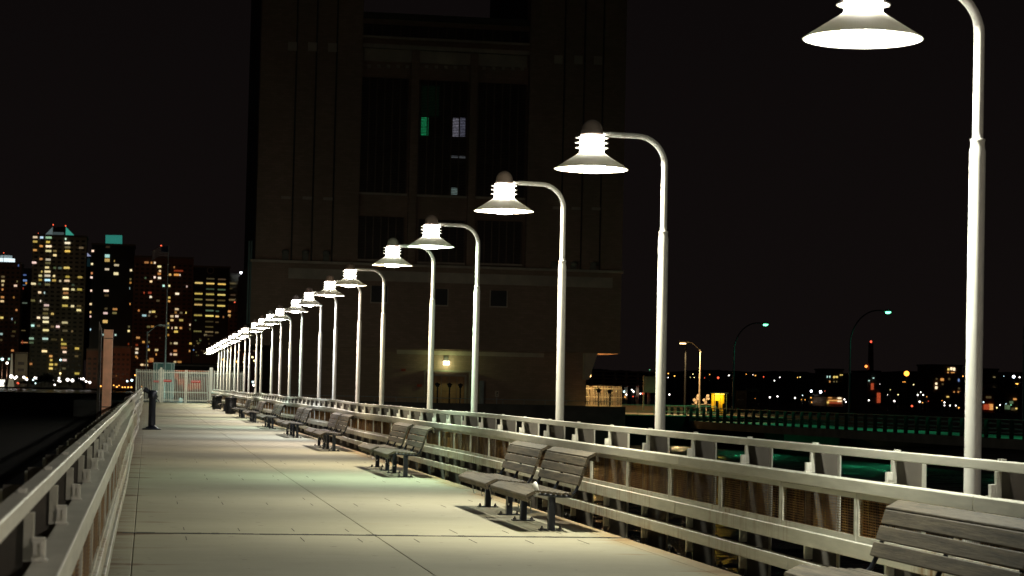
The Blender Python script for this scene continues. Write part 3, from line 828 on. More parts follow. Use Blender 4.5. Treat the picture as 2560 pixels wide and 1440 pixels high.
# wall light
lp = T(1116, 909, YD - .4)
wl = tbox('wall_light', lp.x - .22, lp.x + .22, YD - .25, YD - .003, lp.z + .25, lp.z + .75, 'tower_shell')
part('lamp_glass', MB().box(lp.x - .28 - tw_inv.x, lp.x + .28 - tw_inv.x, .9 - .5, .9 - .26, lp.z - .12 - g0, lp.z + .24 - g0), 'point_glow', wl).color = (.95, 1, .62, 8)
ld = bpy.data.lights.new('wall_bulb', 'POINT'); ld.energy = 50; ld.color = (.72, 1, .42); ld.shadow_soft_size = .1
lo = bpy.data.objects.new('wall_bulb', ld); C.objects.link(lo); lo.location = (lp.x, YD - 1.3, lp.z)
lo.parent = tw; lo.location -= tw_inv
# grey pipe-like column right of the door
a = T(1206, 960, YT); tbox('drain_pipe', a.x - .2, a.x + .25, YT + .5, YT + .9, g0, T(1206, 952).z, 'pole_grey')
# red horn strobes
for (px, py, ww) in ((1008, 925, 12), (1048, 964, 12)):
    c = T(px, py, YD); tbox('alarm_box', c.x - .22, c.x + .22, YD - .2, YD - .002, c.z - .12, c.z + .12, 'red_plastic')
# conduits on the left edge
for px in (626, 632):
    c = T(px, 780); tbox('drain_pipe', c.x - .38, c.x - .22, YT - .3, YT - .1, zB + 2, zL + 2, 'green_pole')
# small sign by the quay
c = atY(1242, 985, 190); s = empty('notice_sign', (c.x, 190, g0), 'small tan notice sign with dark symbol before the tower', 'sign')
part('post', MB().box(-.03, .03, .03, .06, 0, c.z - g0), 'pole_grey', s)
pn = part('sign_panel', MB().box(-.17, .17, 0, .028, c.z - .25 - g0, c.z + .28 - g0), 'sign_tan', s)
sy = MB(); hz = c.z - g0
sy.box(-.1, .1, -.006, -.001, hz - .02, hz + .015); sy.box(-.02, .09, -.006, -.001, hz + .04, hz + .16); sy.box(-.11, .11, -.006, -.001, hz - .15, hz - .11)
part('symbol', sy, 'black_metal', pn)
# coin viewers on the quay before the door and by the lit fence
def quayviewer(px, py, Y, lab, grp='coin viewers standing on the quay'):
    c = atY(px, py, Y); r_ = empty('binocular_viewer', (c.x, Y, g0), lab, 'viewer', grp)
    h = c.z - g0
    part('head', MB().lathe([(.0, h - .24), (.13, h - .22), (.17, h - .05), (.14, h + .1), (.06, h + .17), (0, h + .18)], 0, 0, 12).tube([(-.24, -.03, h + .02), (.22, -.03, h + .02)], .07, 8), 'black_metal', r_)
    part('column', MB().lathe([(.2, 0), (.2, .04), (.07, .08), (.06, h - .24)], 0, 0, 10), 'black_metal', r_)
quayviewer(1094, 961, 188, 'black coin viewer silhouetted on the left door panel')
quayviewer(1124, 962, 188, 'black coin viewer silhouetted at the middle of the doors')
quayviewer(1151, 963, 188, 'black coin viewer silhouetted at the right door edge')
quayviewer(1497, 975, 188, 'black coin viewer before the left half of the glowing fence')
quayviewer(1525, 978, 188, 'black coin viewer before the right half of the glowing fence')

# ------------------------------------------------------------------ right of the tower: lit palisade, signs, booth, lamps
def fence_line(px0, px1, pyt, Y, label, mat, z0=g0, sp=.16, h_extra=0, name='palisade_fence'):
    a = atY(px0, pyt, Y); b_ = atY(px1, pyt, Y); h = a.z - z0
    root = empty(name, (a.x, Y, z0), label, 'fence')
    part('picket', picket_mesh(0, b_.x - a.x, h, sp, .05), mat, root, kind='stuff')
    for z in (.25, h * .5, h - .3): part('rail', MB().box(0, b_.x - a.x, .013, .06, z - .03, z + .03), mat, root)
    return root
fence_line(1464, 1556, 963, 209.5, 'curved-top palisade glowing yellow at the corner of the tower', 'fence_paint')
fence_line(1868, 1900, 970, 240, 'low dark palisade next to the grey cabinet across the water', 'green_pole')
def lampled(name, loc, energy, col, size=.15, parent=None):
    ld = bpy.data.lights.new(name, 'POINT'); ld.energy = energy; ld.color = col; ld.shadow_soft_size = size
    lo = bpy.data.objects.new(name, ld); C.objects.link(lo); lo.location = loc
    if parent is not None: lo.parent = parent; lo.location = Vector(loc) - parent.location
    return lo
# sodium wall lamp on the tower flank lighting fence and soffit
c = Vector((xb1 + .7, YT + 2.0, atY(1480, 940, YT + 2.0).z))
sl_ = empty('flank_lamp', (xb1, YT + 2.0, g0), 'sodium wall lamp on the right flank of the tower base', 'wall lamp')
part('arm', MB().tube([(0, 0, c.z - g0 + .2), (.6, 0, c.z - g0 + .2)], .04, 6), 'pole_grey', sl_)
part('lamp_glass', MB().lathe([(0, c.z - g0 - .12), (.12, c.z - g0 - .05), (.13, c.z - g0 + .1), (0, c.z - g0 + .16)], .6, 0, 12), 'point_glow', sl_).color = (1, .6, .2, 5)
lampled('flank_bulb', (c.x + .3, c.y - .1, c.z - .3), 420, (1, .58, .2), .1, sl_)

# second pier across the water: railing line through two sighted points
P1 = atZ(1640, 1015.5, .30); P1 = atZ(1770, 1020, .30); P2 = atZ(2560, 1050, .30)
dv = (P2 - P1).normalized(); nv = Vector((-dv.y, dv.x, 0))
if nv.y < 0: nv = -nv
rz2 = math.atan2(dv.y, dv.x); LEN = (P2 - P1).length + 14
D2 = .30 - 1.14
far = tag(part('far_pier', MB().box(-14, LEN, .02, 7, D2 - .9, D2 - .18), 'quay_concrete', None, (P1.x, P1.y, 0)), kind='structure'); far.rotation_euler.z = rz2
fr2 = empty('railing', (P1.x, P1.y, 0), 'dark slatted railing of the second pier glinting green across the water', 'railing', None, rz2)
for z0_, z1_, n_ in ((1.08, 1.14, 'top_rail'), (.78, .88, 'middle_rail'), (.42, .52, 'lower_rail'), (.16, .25, 'lower_rail')):
    part(n_, MB().box(-14, LEN, .03, .10, D2 + z0_, D2 + z1_), 'green_pole', fr2)
p2 = MB().box(-.03, .03, -.30, .02, D2 - .2, D2 + 1.1).mesh('post'); p2b = MB().box(-.40, .40, -.10, .0, D2 - .2, D2 + 1.0)
p2.materials.append(M['black_metal'])
x = -13.5
while x < LEN: link('post', p2, None, fr2, (x, 0, 0)); x += SP
# green lamps on it
def hooked(px, pyb, hx_, hy_, Y, label, grp):
    pb = atY(px, pyb, Y); hd_ = atY(hx_, hy_, Y)
    r_ = empty('hooked_lamp', (pb.x, Y, pb.z - .6), label, 'street lamp', grp)
    H = hd_.z - pb.z + .6; dx = hd_.x - pb.x; zb_ = H - .95 * dx + .1
    pts = [(0, 0, 0), (0, 0, zb_ * .5), (0.02, 0, zb_)]
    for k in range(1, 13):
        t = k / 12 * math.pi * .56; pts.append((dx * .93 * (1 - math.cos(t)) / (1 - math.cos(math.pi * .56)), 0, zb_ + (H - zb_ + .12) * math.sin(t) ))
    part('pole', MB().tube(pts, [.085, .08, .07] + [.055] * 12, 8), 'dark_paint', r_)
    hm = MB().tube([(dx - .35, 0, H + .03), (dx - .1, 0, H + .06), (dx + .2, 0, H + .08), (dx + .42, 0, H + .1)], [.05, .16, .17, .04], 10)
    part('housing', hm, 'green_pole', r_)
    part('lens', MB().lathe([(0, H - .15), (.16, H - .12), (.26, H - .02), (.27, H + .02)], dx + .05, 0, 14), 'point_glow', r_).color = (.16, 1, .48, 5)
    lg = bpy.data.lights.new('green_bulb', 'SPOT'); lg.energy = 3000; lg.color = (.06, 1, .42); lg.spot_size = R(150); lg.spot_blend = .6; lg.shadow_soft_size = .25
    lo = bpy.data.objects.new('green_bulb', lg); C.objects.link(lo); lo.parent = r_; lo.location = (dx, 0, H - .35)
def YonP2(px):
    d = ray(px, 1030); # intersect vertical plane of the pier line
    den = d.x * dv.y - d.y * dv.x
    t = ((P1.x) * dv.y - (P1.y) * dv.x) / den
    return t * d.y
hooked(1832, 1022, 1912, 811, YonP2(1832) + 1.5, 'green hooked lamp of the second pier, the lower and farther one', 'green hooked lamps across the water')
hooked(2122, 1033, 2218, 780, YonP2(2122) + 1.5, 'green hooked lamp of the second pier, the taller and nearer one', 'green hooked lamps across the water')
hooked(2557, 1050, 2660, 745, YonP2(2557) + 1.5, 'green pole of a hooked lamp cut by the right edge', 'green hooked lamps across the water')
# quay behind at right, bank
bank = MB(); bank.box(62, 160, 215, 330, -3.9, -.35); bank.box(62.01, 70, 210, 215, -3.9, -.8)
tag(part('quay', bank, 'quay_concrete'), kind='structure')
# orange-lit quay edge and promenade railing
YQ = 204.
pr = empty('railing', (54, YQ, 0), 'low orange-lit railing on the far promenade beside the booth', 'railing')
a = atY(1556, 1011, YQ); b_ = atY(1790, 1016, YQ); pr.location = (a.x, YQ, -.5)
lw = tag(part('promenade_wall', MB().box(0, b_.x - a.x + 2.5, 0, .3, 0, .72), 'sign_tan', None, (a.x + 1.5, 231, -.5)), 'low wall glowing orange behind the promenade railing', 'wall')
Lq = b_.x - a.x
part('top_rail', MB().box(0, Lq, 0, .08, a.z + .46, a.z + .53), 'tan_pole', pr)
for k in range(7): part('post', MB().box(Lq * k / 6 - .03, Lq * k / 6 + .03, .0, .05, 0, a.z + .46), 'tan_pole', pr)
part('mid_rail', MB().box(0, Lq, .01, .06, .3, .36), 'tan_pole', pr)
a = atY(1585, 1030, YQ - .6); b_ = atY(1765, 1047, YQ - .6)
# silver street lamp
def streetlamp(px, pyb, pyt, hx_, hy_, Y, label, mat, col, energy, glowst, z0=g0):
    pb = atY(px, (pyb + pyt) / 2, Y); zt = atY(px, pyt, Y).z; hd_ = atY(hx_, hy_, Y)
    r_ = empty('street_lamp', (pb.x, Y, z0), label, 'street lamp')
    dx = hd_.x - pb.x; H = zt - z0; hh = hd_.z - z0
    part('pole', MB().tube([(0, 0, 0), (0, 0, H)], [.11, .075], 10), mat, r_)
    part('arm', MB().tube([(0, 0, H - .15), (dx * .45, 0, hh + .02), (dx * .62, 0, hh + .1), (dx * .85, 0, hh + .1)], .045, 8), mat, r_)
    s_ = 1 if dx > 0 else -1
    part('housing', MB().box(min(dx - s_ * .05, dx - s_ * .65), max(dx - s_ * .05, dx - s_ * .65), -.14, .14, hh, hh + .16).box(min(dx + s_ * .3, dx - s_ * .05), max(dx + s_ * .3, dx - s_ * .05), -.15, .15, hh - .02, hh + .18), mat, r_)
    if glowst: part('lens', MB().box(dx - .3, dx + .3, -.13, .13, hh - .12, hh - .021), 'point_glow', r_).color = (*col, glowst)
    if energy:
        lg = bpy.data.lights.new('street_bulb', 'SPOT'); lg.energy = energy * 1.6; lg.color = col; lg.spot_size = R(152); lg.spot_blend = .35; lg.shadow_soft_size = .12
        lo = bpy.data.objects.new('street_bulb', lg); C.objects.link(lo); lo.parent = r_; lo.location = (dx, -.1, hh - .2)
streetlamp(1750, 1015, 874, 1707, 857, 212, 'cream street lamp with cranked arm beside the yellow booth', 'tan_pole', (1, .66, .30), 3000, 6, -.5)
streetlamp(1713, 1015, 862, 1713, 860, 214, 'unlit dark street lamp pole behind the cranked-arm lamp', 'black_metal', (1, .8, .5), 0, 0, -.35)
# blank board sign
a = atY(1609, 941, 206); b_ = atY(1643, 982, 206)
s = empty('board_sign', (a.x, 206, g0), 'large blank grey board sign on two posts behind the second lamp pole', 'sign')
part('board', MB().box(.15, b_.x - a.x + .3, 0, .08, b_.z - g0, a.z - g0), 'sign_grey', s)
part('post', MB().box(0, .12, .02, .14, 0, a.z - g0 + .05), 'sign_grey', s); part('post', MB().box(b_.x - a.x + .32, b_.x - a.x + .44, .02, .14, 0, a.z - g0 + .05), 'sign_grey', s)
# yellow booth
a = atY(1786, 981, 222); b_ = atY(1817, 1018, 222)
bo = empty('booth', (a.x, 222, -.35), 'small glazed booth glowing yellow inside on the far quay', 'booth')
bw, bh = b_.x - a.x, a.z + .35
part('roof', MB().box(-.1, bw + .15, -.1, 1.3, bh - .12, bh), 'teal_paint', bo)
part('corner_post', MB().box(0, .06, 0, .06, 0, bh - .12).box(bw - .06, bw, 0, .06, 0, bh - .12).box(bw * .45, bw * .45 + .05, 0, .05, 0, bh - .12), 'teal_paint', bo)
part('back_panel', MB().box(0, bw, 1.15, 1.2, 0, bh - .12), 'yellow_paint', bo)
part('desk_equipment', MB().box(bw * .15, bw * .4, .2, .28, .55, 1.3).box(bw * .7, bw * .85, .2, .28, .5, 1.0), 'black_metal', bo)
part('counter', MB().box(.1, bw - .1, .3, .8, 0, .55), 'yellow_paint', bo)
pn = part('ceiling_light', MB().box(bw * .2, bw * .85, .3, .9, bh - .2, bh - .14), 'point_glow', bo); pn.color = (1, .75, .1, 4)
lampled('booth_bulb', (a.x + bw * .55, 222.5, bh - .35 - .45), 60, (1, .66, .08), .1, bo)
# floodlight stands beside booth
for (px, lab) in ((1742, 'cluster of pale floodlights on a stand left of the cream lamp'), (1766, 'cluster of pale floodlights on a stand touching the yellow booth')):
    c = atY(px, 1000, 216); r_ = empty('floodlight_stand', (c.x, 216, -.5), lab, 'floodlights', 'floodlight stands beside the booth')
    h = c.z + .35
    part('post', MB().tube([(0, 0, 0), (0, 0, h + .5)], .06, 8), 'tan_pole', r_)
    part('crossbar', MB().box(-.5, .5, -.05, .05, h - .35, h - .28), 'tan_pole', r_)
    for dx_, dz in ((-.2, .1), (.25, .25), (-.05, -.15), (.2, .55)):
        part('floodlight', MB().tube([(dx_, -.05, h + dz), (dx_ - .14, -.3, h + dz + .05)], [.08, .16], 12), 'tan_pole', r_)
# cabinet
a = atY(1842, 976, 235); b_ = atY(1866, 1020, 235)
cb_ = empty('utility_cabinet', (a.x, 235, -.35), 'tall grey utility cabinet on the quay right of the booth', 'cabinet')
part('body', MB().box(0, b_.x - a.x, 0, .8, 0, a.z + .35), 'quay_concrete', cb_); part('vent', MB().box(.15, .8, -.02, -.001, 1.4, 1.5), 'pole_grey', cb_)
# yellow hydrant
c = atY(607, 980, 172.5); hy_ = empty('hydrant', (c.x, 174, 0), 'small yellow hydrant at the foot of the fence', 'hydrant')
part('body', MB().lathe([(.14, 0), (.12, .1), (.12, .55), (.15, .57), (.15, .62), (.1, .72), (0, .78)], 0, 0, 12), 'yellow_paint', hy_)
hy_.location.z = .35; part('stand', MB().box(-.18, .18, -.18, .18, -.35, 0), 'quay_concrete', hy_)
# street lamp, flagpole, teal panels and dark shed behind the gate
streetlamp(366, 1000, 829, 415, 816, 190, 'slim teal-lit street lamp left of the flagpole', 'pole_grey', (.7, 1, .9), 0, 0)
bpy.data.objects['street_lamp'] if False else None
c = atY(413, 900, 184); ft = atY(419, 612, 184).z
fp = empty('flagpole', (c.x, 184, g0), 'tall pale flagpole with a flag hanging dark at its top', 'flagpole')
part('pole', MB().tube([(0, 0, 0), (0, 0, ft * .5), (0, 0, ft)], [.10, .075, .035], 10), 'pole_grey', fp)
fw = (atY(419, 640, 184) - atY(379, 640, 184)).x; ft_ = ft - g0; fh = fw * .66
n1, n2 = 14, 13
vs = []; fs_ = []
for i in range(n1 + 1):
    for j in range(n2 + 1):
        u = i / n1; vv = j / n2
        vs.append((-.04 - u * fw, .12 * math.sin(u * 9) * u, ft_ - .1 - vv * fh - .30 * fw * u * u - .05 * math.sin(u * 7 + 1)))
fm = MB()
for i in range(n1):
    for j in range(n2):
        fm.k = 2 if (i < 6 and j < 7) else (1 if j % 2 == 0 else 0)
        fm.add([], [], True); q0 = i * (n2 + 1) + j
        fm.add([vs[q0], vs[q0 + 1], vs[q0 + n2 + 2], vs[q0 + n2 + 1]], [(0, 1, 2, 3)], True)
part('flag', fm, ['flag_white', 'flag_red', 'flag_blue'], fp)
lampled('pole_uplight', (c.x + 1.4, 181.5, 1.2), 170, (.55, 1, .85), .1)
bpy.data.objects['pole_uplight'].name = 'pole_uplight'
ul = empty('ground_floodlight', (c.x + 1.4, 182.1, 0), 'small floodlight on the ground behind the gate', 'floodlight')
part('housing', MB().box(-.15, .15, -.1, .1, 0, .3), 'pole_grey', ul)
bpy.data.objects['pole_uplight'].parent = ul; bpy.data.objects['pole_uplight'].location = (0, -.3, .9)
a = atY(385, 906, 186); b_ = atY(434, 962, 186)
sh_ = empty('glass_kiosk', (a.x, 186, g0), 'teal glass kiosk standing behind the left gate leaf', 'kiosk')
kw, kh = b_.x - a.x, a.z - g0
part('panel', MB().box(0, kw, 0, 1.4, .0, kh - .08), 'teal_paint', sh_); part('roof', MB().box(-.06, kw + .06, -.06, 1.5, kh - .079, kh), 'pole_grey', sh_)
for t in (0, .14, .5, .88, 1): part('mullion', MB().box(kw * t - .04, kw * t + .04, -.05, -.001, 0, kh - .09), 'pole_grey', sh_)
# long shed with arched lit bays
a = atY(436, 907, 260); b_ = atY(610, 912, 260)
ws = empty('waterfront_shed', (a.x, 260, g0), 'long low shed with orange-lit arches behind the gate', 'building')
ww, wh = b_.x - a.x, a.z - g0
part('wall', MB().box(0, ww, .5, 9, 0, wh - 1.6), 'warehouse_brick', ws)
part('roof', MB().box(-.5, ww + .5, 0, 9.5, wh - .9, wh), 'tower_shell', ws)
part('roof_edge', MB().box(-.5, ww + .5, -.1, -.001, wh - .35, wh - .2), 'tan_pole', ws)
for px in (448, 472, 497, 519):
    c = atY(px, 921, 260); 
    am = MB(); n = 10; prf = [(-.75, 0), (.75, 0)] + [(.75 * math.cos(t * math.pi / n), .62 * math.sin(t * math.pi / n)) for t in range(1, n)]
    am.prism([(p[0] + c.x - a.x, p[1] + c.z - g0 - .35) for p in prf], .40, .49)
    o = part('arch', am, 'lit_window', ws); o.color = (1, .16, .03, .55)
for px, py in ((436, 940), (455, 955), (470, 968), (492, 966), (420, 962)):
    c = atY(px, py, 260); o = part('lit_panel', MB().box(-.5, .5, -.06, 0, -.35, .35), 'lit_window', ws, (c.x - a.x, .45, c.z - g0)); o.color = (1, .2, .06, .25)

# ------------------------------------------------------------------ Manhattan-like skyline across the river, Y about 1400 m
YS = 1400.
PAL = {'w': ((1, .80, .50), 1.5), 'y': ((1, .72, .18), 1.1), 'o': ((1, .45, .12), .8), 'c': ((.6, .95, .85), 1.2), 'd': ((.75, .60, .25), .25),
       'r': ((.9, .14, .05), .45), 'g': ((.45, .7, .35), .2), 'b': ((.3, .5, 1), .6), 'x': ((.7, .5, .2), .10)}
ub = MB().box(-.5, .5, -.5, .5, -.5, .5).mesh('window'); ub.materials.append(M['lit_window'])
ug = MB().box(-.5, .5, -.5, .5, -.5, .5).mesh('window'); ug.materials.append(M['tower_glass'])
def zq(x, y): return (x * .25, 540 + y * .25)          # coordinates noted on the enlarged skyline crop
def tower(px0, px1, pyt, label, mat, wins, Y=YS, depth=30, dark=None, name='apartment_tower', pyref=750, base=4.0, parts=()):
    x0 = atY(px0, pyref, Y).x; x1 = atY(px1, pyref, Y).x; zt = atY((px0 + px1) / 2, pyt, Y).z
    root = empty(name, ((x0 + x1) / 2, Y, -3.0), label, 'building', 'towers of the city skyline across the river')
    X, Z = (x0 + x1) / 2, -3.0
    part('wall', MB().box(x0 - X, x1 - X, 0, depth, 0, zt - Z), mat, root)
    part('parapet', MB().box(x0 - X - .5, x1 - X + .5, -.5, depth + .5, zt - Z - 1.2, zt - Z), 'tower_shell', root)
    if dark:      # unlit window grid, dozens of tiny dark panes
        cols, fh = dark; q = MB(); z = 6
        while z < zt - Z - 4:
            for c in range(cols):
                xx = x0 - X + (x1 - x0) * (c + .5) / cols; q.box(xx - (x1 - x0) / cols * .28, xx + (x1 - x0) / cols * .28, -.12, -.01, z, z + fh * .45)
            z += fh
        part('unlit_windows', q, 'tower_glass', root, kind='stuff')
        for c in range(cols + 1):
            xx = x0 - X + (x1 - x0) * c / cols
            part('pier_strip', MB().box(xx - .35, xx + .35, -.35, -.005, 0, zt - Z - 1.3), mat, root)
    for wv in wins:
        x_, y_, w_, c_ = wv[:4]; h_ = wv[4] if len(wv) > 4 else 22
        px, py = zq(x_, y_); p = atY(px, py, Y); s_ = Y / FP
        fhh = 2.76
        z_ = p.z
        col, st = PAL[c_]
        o = link('window', ub, None, root, (p.x - X, -.42, z_ - Z)); o.scale = (w_ * .205 * s_, .4, h_ * .22 * s_)
        rr = random.Random(int(x_ * 7 + y_)); j = rr.uniform(.45, 1.25)
        o.color = (col[0], col[1] * rr.uniform(.85, 1.1), col[2] * rr.uniform(.7, 1.3), st * j * .8)
    return root, X, Z, zt
B = 'towers'
rA, XA, ZA, zA = tower(-14, 49, 655, 'dark tower with white-lit round lantern top at the far left', 'tower_brick',
  [(30,608,40,'d'),(30,650,36,'w'),(27,690,22,'w'),(25,735,20,'o'),(155,697,36,'w'),(25,812,36,'o'),(22,852,40,'w'),(138,815,16,'o'),(165,940,20,'o'),(18,1017,36,'y'),(150,1065,14,'g'),(12,1180,34,'c'),(172,655,14,'d'),(125,1345,30,'o'),(20,1432,36,'c'),(90,1430,20,'c'),(70,1470,24,'y'),(120,1030,10,'c'),(140,1155,40,'x'),(130,1200,40,'x'),(10,1240,30,'x'),(185,495,12,'b')], dark=(5, 2.9))
c0 = atY(12, 640, YS)
part('lantern', MB().lathe([(5.6, 0), (5.6, 3), (0, 3)], c0.x - XA, 14, 20), 'lit_window', rA, (0, 0, zA - ZA)).color = (.8, .95, 1, 1.3)
part('lantern_top', MB().lathe([(3.8, 0), (3.8, 1.9), (0, 1.9)], c0.x - XA, 14, 16), 'lit_window', rA, (0, 0, zA - ZA + 3)).color = (.6, .8, .85, .35)
tower(50, 82, 671, 'low dark office block between the two left towers', 'tower_shell', [(245,590,44,'b',14),(250,645,46,'b'),(242,870,70,'g',14),(225,1145,70,'d',10),(230,725,16,'r'),(262,672,16,'o'),(232,690,60,'b',8),(240,1265,90,'o',8),(225,1262,12,'r',40)], Y=1460, dark=(3, 3.1), name='office_block')
winsB = [(352,212,52,'w'),(417,215,36,'c'),(487,216,70,'c'),(352,256,52,'y'),(480,260,44,'y'),(657,230,16,'c'),(675,270,64,'w'),(412,301,36,'o'),(487,303,68,'w'),(675,313,60,'d'),(812,318,50,'d'),(350,341,42,'o'),(485,350,66,'w'),(550,350,40,'d'),(675,352,60,'y'),(549,393,38,'w'),(410,430,34,'o'),(482,436,56,'w'),(342,466,50,'w'),(480,470,60,'d'),(470,515,44,'w'),(548,518,30,'g'),(600,520,40,'g'),(667,518,68,'y'),(475,556,68,'w'),(418,556,14,'y'),(403,597,36,'w'),(475,597,66,'w'),(541,600,24,'w'),(675,608,46,'y'),(800,612,52,'y'),(403,639,36,'y'),(475,641,64,'c'),(541,644,44,'y'),(602,650,24,'w'),(670,648,60,'w'),(335,677,54,'w'),(397,680,30,'g'),(475,685,60,'d'),(730,690,30,'g'),(657,730,66,'w'),(730,735,38,'w'),(796,735,54,'y'),(397,764,36,'w'),(445,768,12,'c'),(658,771,60,'o'),(656,815,66,'w'),(650,897,64,'y'),(725,902,38,'w'),(790,900,52,'d'),(330,845,48,'d'),(406,850,10,'w'),(465,893,58,'w'),(460,932,60,'d'),(788,942,52,'w'),(455,975,60,'d'),(524,978,32,'y'),(385,1017,36,'w'),(458,1018,70,'w'),(458,1059,70,'w'),(648,1066,68,'w'),(328,1096,36,'c'),(385,1098,36,'d'),(524,1106,38,'d'),(578,1106,42,'w'),(458,1142,68,'w'),(650,1147,60,'d'),(722,1152,20,'d'),(315,1225,54,'c'),(453,1228,66,'c'),(314,1266,50,'g'),(540,1235,70,'x'),(620,1237,16,'y'),(638,1280,60,'y'),(640,1318,68,'o'),(646,1360,44,'w'),(770,1325,50,'y'),(445,1352,60,'w'),(508,1402,36,'o'),(765,1402,40,'d'),(512,1441,28,'y'),(645,1441,50,'w'),(607,1441,14,'c'),(512,1485,44,'y'),(560,1485,30,'y'),(508,1525,44,'y'),(640,1525,40,'d'),(310,1480,30,'o'),(770,1575,54,'y'),(603,1575,20,'y'),(555,1530,20,'x')]
rB, XB_, ZB, zB_ = tower(79, 211, 587, 'tallest residential tower with many lit windows and chamfered crown', 'tower_stone', winsB, dark=(9, 2.76))
# chamfered crown with white, dark and teal faces
def quadpart(name, pts, mat, root, col=None, th=1.0):
    X, Z = root.location.x, root.location.z
    f = [((p.x - X), -.0, (p.z - Z)) for p in pts]; n = len(f)
    q = MB().add(f + [(x, th * 12, z) for x, y, z in f], [tuple(range(n)), tuple(range(2 * n - 1, n - 1, -1))] + [(i, (i + 1) % n, (i + 1) % n + n, i + n) for i in range(n)])
    o = part(name, q, mat, root)
    if col: o.color = col
    return o
def zp(x, y, Y=YS): return atY(*zq(x, y), Y)
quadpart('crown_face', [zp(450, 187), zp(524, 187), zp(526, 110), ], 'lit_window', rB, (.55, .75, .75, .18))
quadpart('crown_face', [zp(526, 187), zp(652, 187), zp(655, 108), zp(528, 110)], 'tower_glass', rB)
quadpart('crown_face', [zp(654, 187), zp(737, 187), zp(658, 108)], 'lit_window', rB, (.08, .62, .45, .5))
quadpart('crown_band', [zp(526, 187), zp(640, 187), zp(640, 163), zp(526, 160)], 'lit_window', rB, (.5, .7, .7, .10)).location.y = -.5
winsC = [(928,350,28,'w'),(920,480,24,'w'),(1078,310,50,'x'),(1073,400,56,'c',34),(1072,442,58,'y',34),(1144,450,10,'y'),(1165,492,56,'w'),(1070,533,50,'w'),(1160,577,54,'w',30),(918,572,20,'o'),(915,614,26,'w'),(1310,543,24,'w'),(1305,632,20,'d'),(1305,668,22,'o'),(1297,723,8,'c'),(1062,748,58,'w'),(1065,795,50,'x'),(912,746,20,'w'),(907,881,26,'w'),(1060,927,34,'d'),(1150,932,54,'o'),(905,962,18,'y'),(1055,972,50,'w'),(1145,970,50,'d'),(905,1005,18,'w'),(1052,1055,56,'y',34),(1290,1107,20,'d'),(1287,1150,24,'w'),(1035,1187,26,'c'),(1155,1190,20,'c'),(905,1135,10,'c'),(1010,1430,20,'c'),(1285,1280,16,'r'),(1300,880,10,'o')]
rC, XC, ZC, zC = tower(226, 333, 609, 'black slab tower with a teal-lit box on its roof', 'tower_glass', winsC)
o = quadpart('roof_box', [zp(1055, 276), zp(1220, 276), zp(1220, 192), zp(1055, 190)], 'lit_window', rC, (.05, .42, .33, .45))
winsD = [(1465,465,50,'o'),(1515,468,20,'o'),(1548,468,20,'w'),(1594,506,44,'w'),(1600,550,24,'w'),(1593,578,40,'o'),(1455,620,20,'g'),(1547,613,22,'w'),(1595,620,38,'w'),(1510,655,30,'w'),(1785,548,110,'r',18),(1700,587,30,'y'),(1765,588,60,'o'),(1800,590,10,'w'),(1742,512,14,'o'),(1636,698,24,'c'),(1693,698,20,'w'),(1868,705,16,'w'),(1441,768,12,'r'),(1498,768,40,'r'),(1507,810,28,'w'),(1772,778,44,'w'),(1692,816,26,'y'),(1580,847,38,'d'),(1690,852,26,'o'),(1388,945,20,'o'),(1768,932,44,'w'),(1500,960,24,'w'),(1535,958,40,'y'),(1757,965,24,'o'),(1812,968,30,'d'),(1860,968,12,'y'),(1443,995,48,'c'),(1490,997,24,'d'),(1720,1003,36,'w'),(1768,1003,40,'w'),(1720,1042,36,'y'),(1812,1042,46,'y'),(1682,1076,20,'y'),(1525,1106,36,'o'),(1485,1108,40,'d'),(1760,1118,30,'w'),(1720,1120,8,'w'),(1808,1120,28,'o'),(1682,1115,16,'y'),(1760,1157,44,'y'),(1380,1217,44,'o'),(1682,1190,20,'o'),(1480,1190,36,'d'),(1435,1260,28,'o'),(1480,1260,40,'d'),(1368,1290,30,'r'),(1710,1273,24,'d'),(1757,1273,44,'w'),(1900,1088,14,'w'),(1905,1275,28,'y'),(1370,1330,34,'w'),(1484,1338,32,'y'),(1565,1340,40,'w'),(1752,1348,40,'o'),(1366,1368,32,'w'),(1710,1383,24,'w'),(1752,1385,44,'w'),(1362,1408,20,'o'),(1895,1350,16,'o'),(1562,1385,14,'o'),(1375,1420,12,'o'),(1750,1460,30,'w'),(1795,1460,46,'o'),(1420,1488,34,'w'),(1465,1490,34,'w'),(1470,1450,30,'y'),(1500,1455,50,'r'),(1515,1440,50,'o',44),(1900,1130,16,'d'),(1480,1305,10,'b'),(1600,1220,20,'x'),(1640,1100,20,'x'),(1560,1005,24,'x')]
tower(334, 480, 641, 'reddish brick tower block with scattered orange and white windows', 'tower_brick', winsD, dark=(11, 2.76))
winsE = []
rr = random.Random(5)
for yy, st in ((622,'x'),(670,'y'),(725,'g'),(777,'y'),(833,'d'),(887,'y'),(940,'g'),(993,'y'),(1050,'x'),(1103,'x'),(1153,'d'),(1190,'x')):
    for k, (sx, sw) in enumerate(((1988, 94), (2103, 96), (2217, 94))):
        if st in 'gx' and k == 0: continue
        if yy > 930 and k == 2: sw = 40; sx = 2180
        if yy > 1100 and k == 2 and yy != 1153: continue
        winsE.append((sx - (yy - 670) * .025, yy + k * 6, sw, st, 16)); 
        if st == 'y': winsE.append((sx - (yy - 670) * .025, yy - 14 + k * 6, sw, 'x', 6))
for _ in range(16): winsE.append((rr.uniform(1935, 2100), rr.uniform(1210, 1400), rr.uniform(8, 22), rr.choice('xxbgd'), 14))
winsE += [(1955, 1043, 20, 'g', 16), (2055, 1190, 36, 'd')]
rE, XE, ZE, zE = tower(484, 572, 665, 'dark office slab with ribbon windows and a faint ring emblem on top', 'tower_glass', winsE, name='office_tower')
cc = zp(2105, 545)
